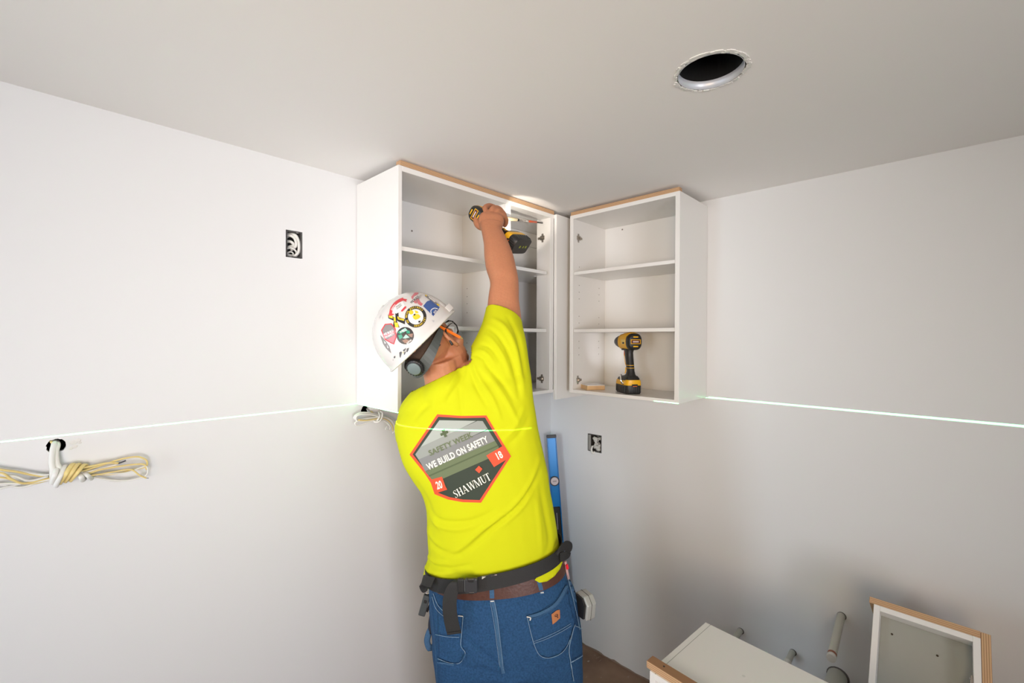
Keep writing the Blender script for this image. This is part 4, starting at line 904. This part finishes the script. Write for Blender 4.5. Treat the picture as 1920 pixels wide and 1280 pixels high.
# ---- leather belt with loops
def ring_band(name, up_row, lo_row, m, parent, thick=.003, k=1):
    bm = bmesh.new(); rings(bm, [up_row, lo_row] if k == 1 else interp_rows([up_row, lo_row], k), caps=False); bmesh.ops.recalc_face_normals(bm, faces=bm.faces)
    o = link(name, bm, m, parent, True); md = o.modifiers.new('s', 'SOLIDIFY'); md.thickness = thick; md.offset = 1; md.use_even_offset = True; me_ = o.modifiers.new('e', 'EDGE_SPLIT'); me_.split_angle = math.radians(40); return o
BELT = ring_band('leather_belt', row(807, 1052, 1054, 1028, 1.467, .131, -.15, n=56), row(807, 1078, 1060, 1058, 1.465, .134, -.15, n=56), LEATH, PE)
bb = bvh_of(JEANS, BELT, SHIRT)
for pts, w in (([(921, 1090), (922, 1104), (923, 1129)], 8.5), ([(1009, 1086), (1013, 1100), (1016, 1113)], 7.5)):
    o = drape('belt_loop', [(strip2d(pts, w), DENIML), (strip2d([(pts[-1][0]-w/2+.8, pts[-1][1]-2.5), (pts[-1][0]+w/2-.8, pts[-1][1]-3)], 2.0), CST)], bb, JEANS, .004, 5.)
drape('shirt_tail', [([[(1002, 1086), (1010, 1091), (1024, 1089), (1038, 1079), (1048, 1066), (1053, 1052), (1052, 1042), (1030, 1056), (1014, 1070)]], HIVIS)], bb, SHIRT, .0075, 5., thick=-.0015)
# ---- red pencil end and pocket flap at right hip, boots
tt_ = thing('pocket_pencil', 'red-tipped carpenter pencil sticking out of the right hip pocket', 'pencil', W(1062, 1058, 1.44))
b = tub([W(1066, 1085, 1.435), W(1060, 1052, 1.435)], .005, 8, 0, .6); link('shaft', b, mat('pinkish_wood', (.55, .32, .30), .6), tt_); b = tub([W(1064.5, 1066, 1.43), W(1062.5, 1058, 1.43)], .0055, 8, 0, .6); link('tip', b, mat('bright_red', (.8, .01, .03), .4), tt_)
drape('hip_pocket', [([[(1057, 1050), (1064, 1052), (1070, 1068), (1077, 1100), (1081, 1130), (1072, 1118), (1063, 1085)]], DENIML)], jb, JEANS, .003, 5., thick=-.002)
for nm, xx_ in (('boot', 880), ('boot', 1015)):
    q = W(xx_, 1640, 1.46); q.z = 0; fr = (W(xx_-12, 1300, 1.7)-W(xx_, 1300, 1.46)); fr.z = 0; fr.normalize()
    bs = [tub([q+Vector((0, 0, .03))-fr*.05, q+Vector((0, 0, .035))+fr*.06, q+Vector((0, 0, .028))+fr*.17], [.042, .045, .042], 14), tub([q+Vector((0, 0, .03)), q+Vector((0, 0, .16))], [.048, .05], 14, 0)]
    b = remesh(bs, .006, 4)
    for v in b.verts: v.co.z = max(v.co.z, .001)
    link(nm, b, mat('tan_boot_leather', (.30, .15, .06), .6, bump=.2), PE, True)
# ------------------------------------------------------------------ hard hat
HH = thing('hard_hat', 'scuffed white hard hat covered in stickers on the worker\'s head', 'hard hat', O_)
def dome(h, sc=1., n=56):
    """h 0 at rim, 1 at crown"""
    k = (1-h**2.35)**(1/2.15) if h < 1 else 0
    out = []
    for i in range(n):
        a = 2*math.pi*i/n; cf, cl = math.cos(a), math.sin(a)
        rf, rl = .146*k*sc, .121*k*sc
        bump_ = 1+.010*math.exp(-((cl/.16)**2))*(1-h)*(1 if cf > -2 else 0)
        out.append(hd(cf*rf*bump_, cl*rl*bump_, h*.152*sc+(.004*math.exp(-(cl/.12)**2)*(1-k) if h > .3 else 0)))
    return out
bm = bmesh.new(); hs_ = [0, .04, .10, .18, .28, .38, .48, .58, .67, .75, .82, .88, .93, .965, .985, .997]
rr = [dome(h) for h in hs_]
n = 56
lipo = [hd(math.cos(2*math.pi*i/n)*(.152+.018*max(0, math.cos(2*math.pi*i/n))**3), math.sin(2*math.pi*i/n)*.127, -.008-.006*max(0, math.cos(2*math.pi*i/n))**2) for i in range(n)]
lipi = [hd(math.cos(2*math.pi*i/n)*(.149+.017*max(0, math.cos(2*math.pi*i/n))**3), math.sin(2*math.pi*i/n)*.1245, -.010-.006*max(0, math.cos(2*math.pi*i/n))**2) for i in range(n)]
ir = [[O_+(p-O_)*.975 for p in dome(h)] for h in hs_]
vr = rings(bm, list(reversed(ir))+[lipi, lipo]+rr, caps=True)
bmesh.ops.recalc_face_normals(bm, faces=bm.faces)
SHELL = link('shell', bm, HELM, HH, True, autos=50)
hb = bvh_of(SHELL)
SR = mat('sticker_red', (.62, .05, .06), .5); SW = mat('sticker_white', (.80, .77, .74), .4); SK = mat('sticker_black', (.025, .023, .022), .4); SY = mat('sticker_yellow', (.85, .58, .03), .45); SB = mat('sticker_blue', (.045, .10, .30), .35)
SG = mat('sticker_green', (.02, .28, .16), .4); SGR = mat('sticker_grey', (.24, .22, .21), .45); SRS = mat('sticker_soft_red', (.60, .17, .19), .45); STEAL = mat('sticker_teal_grey', (.36, .55, .48), .45)
def stk(name, lay, lab=None):
    o = drape(name, lay, hb, HH, .0009, 3.2, step_off=.00022)
    if lab: o['label'] = lab
# crop scale helper: coordinates read at 6.738x on the helmet close-up (origin 690, 530)
def c(*p): return [(690+x/6.738, 530+y/6.738) for x, y in p]
def c1(x, y): return 690+x/6.738, 530+y/6.738
cx0, cy0 = c1(602, 430)
def arc_text(s, x, y, r, a0, a1, size, bold=.1, sx=.8, inward=False):
    out = []
    for k, ch in enumerate(s):
        a = math.radians(a0+(a1-a0)*(k/(len(s)-1)))
        px, py = x+math.cos(a)*r, y+math.sin(a)*r
        if ch != ' ': out += text2d(ch, px, py, size, -(a+math.pi/2) if not inward else -(a-math.pi/2), sx, bold)
    return out
stk('sticker', [([circ2d(cx0, cy0, 20.2, 30)], SK), ([circ2d(cx0, cy0, 14.4, 26)], SW), (arc_text('WE MEAN BUSINESS', cx0, cy0, 17.3, -215, -45, 4.6, .14), SY), (arc_text('ORGANIZE!', cx0, cy0, 17.3, 95, 5, 4.8, .12, inward=True), SY),
    ([circ2d(*c1(545, 375), 4.2, 12), c((560, 420), (600, 395), (640, 400), (665, 430), (640, 455), (600, 470), (575, 455)), c((590, 350), (625, 360), (640, 385), (600, 390))], SY), ([c((632, 485), (665, 478), (660, 500), (640, 508)), c((575, 400), (600, 392), (596, 412), (580, 418))], SK)], 'round black and white sticker with yellow lettering')
cx1, cy1 = c1(470, 668)
stk('sticker', [([circ2d(cx1, cy1, 16.2, 28)], SK), ([c((375, 625), (430, 590), (470, 580), (460, 620), (410, 650)), c((380, 665), (425, 650), (440, 690), (400, 715)), c((480, 600), (525, 605), (530, 640), (490, 640))], SG), ([c((440, 700), (480, 650), (525, 690), (470, 705)), c((420, 600), (470, 570), (500, 600), (450, 625))], STEAL),
    ([c((500, 650), (570, 640), (560, 690), (530, 680)), c((430, 730), (480, 710), (530, 735), (470, 765))], mat('sticker_brown', (.30, .17, .12), .5)), (text2d('BOSTON', *c1(520, 745), 4, math.radians(40), .7, .12), SW), (text2d('BUILD', *c1(430, 612), 4, math.radians(35), .7, .12), SW)], 'round dark sticker with green shapes')
# shield sticker
stk('sticker', [([c((165, 600), (215, 520), (300, 512), (350, 580), (365, 680), (330, 780), (290, 765), (215, 720))], SR), ([c((180, 605), (222, 532), (292, 525), (338, 585), (350, 680), (322, 762), (288, 748), (228, 708))], SGR),
    ([c((190, 660), (332, 600), (342, 640), (205, 700)), c((240, 720), (350, 650), (345, 690), (318, 752), (288, 742))], SRS), (text2d('WE BUILD', *c1(262, 632), 6.0, math.radians(24), .72, .2), SW), (text2d('ON SAFETY', *c1(272, 668), 5.4, math.radians(24), .68, .18), SW)], 'shield-shaped red and grey sticker')
# crossed yellow and black bars
stk('sticker', [([c((255, 400), (345, 440), (400, 565), (315, 560), (325, 480), (258, 450)), c((345, 385), (385, 435), (470, 460), (466, 525), (385, 490), (350, 470)), c((345, 385), (385, 380), (388, 440), (350, 470))], SK),
    ([c((262, 405), (310, 420), (315, 452), (268, 440)), c((322, 430), (350, 445), (352, 495), (330, 490)), c((332, 500), (375, 505), (388, 560), (345, 566)), c((370, 425), (458, 462), (455, 482), (380, 462))], SY), (text2d('SAFETY', *c1(412, 452), 3.4, math.radians(-20), .7, .1), SK)], 'black and yellow crossed-bar sticker')
# red ribbon sticker
rib = strip2d([c1(285, 400), c1(300, 330), c1(345, 265), c1(400, 225), c1(450, 205)], 5.6)
stk('sticker', [([c((300, 400), (310, 330), (360, 270), (440, 230), (465, 300), (430, 350), (360, 390))], SW), (rib, SR), ([c((430, 200), (495, 210), (480, 228), (490, 245), (455, 232)), c((265, 385), (335, 395), (300, 418), (268, 420)), c((415, 355), (465, 300), (485, 300), (480, 320), (430, 368))], SR),
    (text2d('SAFETY', *c1(325, 315), 5.4, math.radians(50), .72, .14), SW), (text2d('WE BUILD', *c1(385, 290), 3.6, math.radians(38), .7, .05), SGR), (text2d('ON SAFETY', *c1(395, 312), 3.4, math.radians(38), .7, .05), SGR)], 'white sticker with a curved red ribbon')
# red script sticker
stk('sticker', [([c((545, 180), (590, 125), (640, 125), (625, 150), (585, 170), (560, 215)), c((600, 215), (640, 195), (660, 240), (690, 270), (670, 295), (635, 270)), c((570, 230), (610, 225), (620, 262), (590, 260))], SRS), (text2d('WE BUILD', *c1(590, 215), 6.0, math.radians(40), .7, .12), SK), (text2d('ON SAFETY', *c1(640, 205), 5.2, math.radians(55), .6, .05), SGR), (text2d('SHOES', *c1(640, 222), 5.6, math.radians(55), .7, .12), SK) if False else ([c((650, 250), (690, 262), (680, 285))], SRS)], 'worn red lettered sticker')
# blue sticker with a stripe beside it
stk('sticker', [([c((695, 295), (745, 235), (790, 220), (905, 310), (825, 422), (745, 345))], SB), (strip2d([c1(800, 400), c1(795, 350), c1(835, 322), c1(880, 330)], 1.6), SW), ([c((800, 395), (850, 335), (890, 335), (828, 405))], mat('sticker_navy', (.03, .05, .2), .4)), (text2d('2018', *c1(845, 368), 5., math.radians(52), .7, .15), SW)], 'torn blue sticker')
stk('sticker', [([c((722, 150), (740, 155), (905, 280), (890, 298), (720, 172))], SGR), ([c((722, 150), (742, 156), (745, 172), (725, 170)), c((870, 262), (905, 282), (892, 298), (868, 280))], SY), ([c((770, 180), (850, 240), (842, 248), (765, 190))], SW)], 'thin grey and gold strip sticker')
# black scribble near the back, dark triangle at the left
stk('sticker', [([c((395, 880), (420, 865), (430, 880), (410, 950), (400, 930)), c((440, 850), (480, 820), (475, 850), (455, 870)), c((490, 830), (520, 820), (512, 850), (495, 880), (485, 870)), c((455, 880), (480, 860), (470, 900), (455, 915)), c((325, 935), (345, 920), (345, 945), (330, 955)), c((315, 975), (322, 960), (318, 985))], mat('scuff_dark', (.10, .10, .10), .6)), ([c((440, 880), (452, 868), (450, 890))], mat('scuff_olive', (.5, .5, .1), .6))], 'worn black scribble')
stk('sticker', [([c((155, 660), (195, 700), (240, 755), (270, 800), (292, 890), (230, 830), (190, 770))], SGR), ([c((200, 730), (230, 760), (215, 770)), c((240, 780), (262, 820), (248, 825))], SW)], 'dark worn triangular sticker at the edge')
stk('scuff_marks', [([c((805, 470), (840, 475), (835, 495), (820, 500)), c((140, 440), (165, 400), (168, 408), (150, 450)), c((180, 420), (190, 450), (184, 470)), c((345, 600), (365, 620), (350, 625))], mat('scuff_grey', (.50, .48, .47), .6))])
# rim bead
bm = bmesh.new(); tube(bm, [hd(.125, s*.075, -.002) for s in (1,)]+[hd(.160, .04, -.013), hd(.169, 0, -.014), hd(.160, -.04, -.013)], .0035, 8); link('visor_bead', bm, HELM, HH, True)
# rain-gutter lip that shows at the front right
bm = bmesh.new(); box(bm, (-.014, -.004, -.012), (.014, .006, .010), .003, seg=2)
mq = Matrix((f_, l_, u_)).transposed().to_4x4(); mq.translation = hd(.070, .108, .010); xform(bm, bm.verts, mq); link('accessory_slot', bm, HELM, HH, True, autos=40)
# suspension: dark liner inside, nape band, ratchet
bm = bmesh.new(); rs = []
for ui, sc_ in ((-.004, .90), (.02, .90), (.05, .86)): rs.append([hd(math.cos(2*math.pi*i/40)*.126*sc_, math.sin(2*math.pi*i/40)*.104*sc_, ui) for i in range(40)])
rings(bm, rs, caps=False); link('liner', bm, mat('liner_brown_black', (.045, .032, .025), .9), HH, True)
def strap_arc(name, a0, a1, zc, hh_, rf, rl, m, n=26, off=0.):
    bm = bmesh.new(); rs = []
    for k in range(n+1):
        t = k/n; a = math.radians(a0+(a1-a0)*t); z = zc(t); h2 = hh_(t)
        rs.append([hd(math.cos(a)*(rf+o), math.sin(a)*(rl+o), z+s) for o, s in ((0, -h2), (.004, -h2), (.004, h2), (0, h2))])
    rings(bm, rs); return link(name, bm, m, HH, False)
SUS = mat('suspension_grey_green', (.055, .062, .055), .5)
strap_arc('nape_band', 95, 265, lambda t: -.022-.040*math.sin(t*math.pi)**1.2, lambda t: .009+.010*math.sin(t*math.pi), .1085, .090, SUS)
kc = hd(-.112, .006, -.046); kn = (-f_*.96-u_*.12+l_*.1).normalized()
bm = bmesh.new(); lathe(bm, [(0, .027), (.003, .0275), (.010, .0265), (.012, .024)], kc, kn, 32); link('ratchet_body', bm, BLACK, HH, True, autos=40)
bm = bmesh.new(); lathe(bm, [(0, .0205), (.005, .0205), (.007, .018)], kc+kn*.010, kn, 32); link('ratchet_knob', bm, mat('knob_grey_green', (.16, .20, .19), .5), HH, True, autos=40)
bm = bmesh.new()
for k in range(20):
    a = 2*math.pi*k/20; x_, y_ = frame_of(kn); p = kc+kn*.005+x_*math.cos(a)*.027+y_*math.sin(a)*.027; tube(bm, [p, p+kn*.006], .0018, 6, 0)
link('knob_grips', bm, BLACK, HH)['kind'] = 'stuff'
# ------------------------------------------------------------------ glasses and ear pencil
GL = thing('safety_glasses', 'clear safety glasses with a black temple behind the right ear', 'glasses', hd(.09, 0, -.04))
bm = bmesh.new(); tube(bm, [hd(.088, .070, -.036), hd(.04, .088, -.030), hd(-.004, .095, -.034), hd(-.018, .094, -.060), hd(-.022, .090, -.078)], [.001, .0014, .0032, .0036, .0036], 8, flat=1.3); link('temple', bm, BLACK, GL, True)
bm = bmesh.new(); tube(bm, [hd(.088, -.070, -.036), hd(.04, -.088, -.030), hd(-.004, -.095, -.034), hd(-.022, -.090, -.078)], .0032, 8, flat=1.3); link('temple', bm, BLACK, GL, True)
LENS = mat('clear_lens', (.97, .97, .97), .02, trans=1.0); LENS.node_tree.nodes['Principled BSDF'].inputs['IOR'].default_value = 1.06
for s in (1, -1):
    bm = bmesh.new(); rs = []
    for (zz_, k) in ((-.018, .85), (-.030, 1.), (-.050, 1.), (-.072, .8)):
        rs.append([hd(.112-((x_*s-.0)/.075)**2*.030, x_*k, zz_) for x_ in [s*(.006+.070*j/8) for j in range(9)]])
    rings(bm, rs, close=False, caps=False); o = link('lens', bm, LENS, GL, True); md = o.modifiers.new('s', 'SOLIDIFY'); md.thickness = .002
    bm = bmesh.new(); tube(bm, [rs[1][8], rs[2][8], rs[3][7], rs[3][4]], .0008, 6); link('lens_rim', bm, mat('smoked_rim', (.22, .22, .22), .3), GL, True)
PN = thing('carpenter_pencil', 'orange pencil tucked behind the right ear under the hard hat', 'pencil', W(845, 622, 1.35))
pa, pb_ = W(821, 610, 1.372), W(866, 634, 1.385); pd = (pb_-pa)
bm = bmesh.new(); tube(bm, [pa, pa+pd*.93], .0046, 6, 0); link('shaft', bm, mat('pencil_orange', (.85, .17, .01), .4), PN)
bm = bmesh.new(); tube(bm, [pa+pd*.93, pb_, pb_+pd*.04], [.0046, .0035, .001], 8, 0); link('tip', bm, mat('brass_tip', (.5, .36, .16), .35, metal=.6), PN)
# ------------------------------------------------------------------ tool belt
TB = thing('tool_belt', 'black webbing tool belt with a side-release buckle and a long loose end', 'tool belt', W(925, 1090, 1.33))
def sring(l, r, dc, hd_, n=64): return row(l[0], l[1], r[0], r[1], dc, hd_, n=n)
ws = ring_band('webbing', sring((800, 1056), (1052, 1008), 1.468, .150), sring((800, 1081), (1056, 1032), 1.466, .152), WEBB, TB, .0025)
wb = bvh_of(JEANS, BELT, SHIRT, ws)
def ribbon(name, pts, w, m, parent, th=.0022):
    P = smooth_path([W(*p) for p in pts], 6); bm = bmesh.new(); rs = []; k = len(P)
    for i, p in enumerate(P):
        t = (P[min(i+1, k-1)]-P[max(i-1, 0)]).normalized(); wv = w-t*w.dot(t); nn_ = t.cross(wv).normalized()*th/2
        rs.append([p-wv/2-nn_, p+wv/2-nn_, p+wv/2+nn_, p-wv/2+nn_])
    rings(bm, rs); bmesh.ops.recalc_face_normals(bm, faces=bm.faces); return link(name, bm, m, parent, True, autos=35)
ribbon('folded_strap', [(1044, 1040, 1.36), (1051, 1029, 1.37), (1060, 1023, 1.39), (1068, 1026, 1.41), (1069, 1035, 1.42), (1061, 1041, 1.40), (1050, 1045, 1.385)], (UP*.026+RT*.012+FW*.012), WEBB, TB)
ribbon('folded_strap', [(812, 1092, 1.345), (800, 1089, 1.36), (793, 1087, 1.38), (791, 1094, 1.39), (796, 1101, 1.38), (803, 1097, 1.365)], (UP*.020+FW*.022+RT*.004), WEBB, TB)
# loose end hanging over the left pocket
pts = [(864, 1086, 1.312), (854, 1095, 1.304), (845, 1115, 1.302), (843, 1140, 1.302), (846, 1165, 1.304), (852, 1190, 1.306)]
bm = bmesh.new(); P = smooth_path([W(*p) for p in pts], 6); wid = RT*.0205
rings(bm, [[p-wid*(.8+.2*min(1, i/8))+FW*.0012, p+wid*(.8+.2*min(1, i/8))+UP*.006*(i/len(P))+FW*.0012, p+wid*(.8+.2*min(1, i/8))+UP*.006*(i/len(P))-FW*.0012, p-wid*(.8+.2*min(1, i/8))-FW*.0012] for i, p in enumerate(P)]); link('loose_end', bm, WEBB, TB, autos=40, smooth=True)
bm = bmesh.new(); tube(bm, [P[-2]-wid*.95-FW*.003, P[-2]+wid*.95-FW*.003+UP*.005], .0022, 6, 0); link('end_stitch', bm, WEBB, TB)
bx0 = W(880, 1096, 1.300); bxx = (RT+UP*.02).normalized(); bxy = (bxx.cross(FW)).normalized()
mb = Matrix((bxx, FW, UP)).transposed().to_4x4(); mb.translation = bx0
BKM = mat('buckle_plastic', (.035, .035, .037), .35)
bx('buckle_body', (-.012, -.008, -.022), (.024, .004, .022), BKM, TB, .005, mb, 3); bx('buckle_clip', (-.034, -.007, -.021), (-.014, .004, .021), BLACK, TB, .005, mb, 3); bx('buckle_bar', (-.0150, -.005, -.017), (-.0105, .003, .017), mat('buckle_sheen', (.09, .09, .09), .3), TB, .001, mb)
bx('buckle_notch', (-.004, -.0088, .012), (.014, -.006, .0225), BLACK, TB, .003, mb, 2); bx('buckle_notch', (-.001, -.0088, -.0225), (.015, -.006, -.017), BLACK, TB, .002, mb, 2)
# care tag at the shirt hem
drape('care_tag', [([(901, 1079), (918, 1076), (904, 1085)], mat('care_tag_white', (.60, .55, .50), .7)), ([(917, 1075.5), (931, 1074), (932, 1077.5), (920, 1079)], mat('care_tag_grey', (.35, .28, .26), .8))], wb, SHIRT, .004, 4.)
# ------------------------------------------------------------------ key fob and tape measure
KF = thing('key_fob', 'dark grey key fob on a ring hanging at the left hip', 'key fob', W(797, 1130, 1.45))
bm = bmesh.new(); ctr = W(802, 1108, 1.44); tube(bm, [ctr+(RT*math.cos(a)+UP*math.sin(a))*.0085 for a in [2*math.pi*k/16 for k in range(17)]], .0012, 6, 0); link('ring', bm, CHROME, KF, True)
ax_ = (W(791, 1152, 1.44)-W(801, 1116, 1.44)); kf = Matrix((ax_.cross(FW).normalized(), FW, -ax_.normalized())).transposed().to_4x4(); kf.translation = W(796, 1133.5, 1.44)
bx('fob_body', (-.011, -.008, -.034), (.011, .008, .034), DKGREY, KF, .004, kf, 3); bx('button', (-.005, -.0092, .010), (.005, -.0075, .020), BLACK, KF, .001, kf)
bx('key', (-.004, .003, -.030), (.004, .006, .03), BLACK, KF, .001, kf@Matrix.Translation((.018, .004, .004))@Matrix.Rotation(.18, 4, 'Y'))
TM = thing('tape_measure', 'silver tape measure clipped at the right hip', 'tape measure', W(1097, 1130, 1.44))
tm_x = (RT*.55-FW*.84).normalized()
def tmp(x, y): return W(1097+x, 1131+y, 1.44)
prof = [(-.036, -.030), (.030, -.036), (.038, -.016), (.038, .016), (.020, .036), (-.016, .036), (-.036, .018)]
tz = (UP+RT*.10).normalized(); tw = (RT*.86+FW*.50).normalized(); td = tz.cross(tw).normalized()
bm = bmesh.new(); P0 = W(1096, 1132, 1.435)
prism(bm, [P0+td*a+tz*b-tw*.019 for a, b in prof], tw*.036); 
r_b = bmesh.ops.bevel(bm, geom=list(bm.edges), offset=.004, segments=3, affect='EDGES', profile=.6); bmesh.ops.recalc_face_normals(bm, faces=bm.faces)
link('case', bm, mat('tape_silver', (.46, .46, .42), .38, metal=.35), TM, True, autos=40)
bm = bmesh.new(); prism(bm, [P0+td*a*1.015+tz*b*1.015-tw*.0025 for a, b in prof], tw*.0018); bmesh.ops.recalc_face_normals(bm, faces=bm.faces); link('case_joint', bm, mat('joint_dark', (.10, .09, .08), .5), TM)
bm = bmesh.new(); prism(bm, [P0+td*a*.8+tz*b*.85-tw*.026 for a, b in prof], tw*.008); bmesh.ops.recalc_face_normals(bm, faces=bm.faces); link('clip_side', bm, BLACK, TM)
# ------------------------------------------------------------------ groups of alike things
GROUPS = {'wall_cabinet': 'open wall cabinets in the corner', 'floor_cabinet': 'cabinet boxes waiting on the floor', 'pipe_stub': 'pipe stubs low on the right wall',
          'cordless_drill': 'yellow and black cordless drills', 'cable_bundle': 'cable bundles on the left wall'}
for o in bpy.data.objects:
    k = o.name.split('.')[0]
    if o.parent is None and k in GROUPS: o['group'] = GROUPS[k]
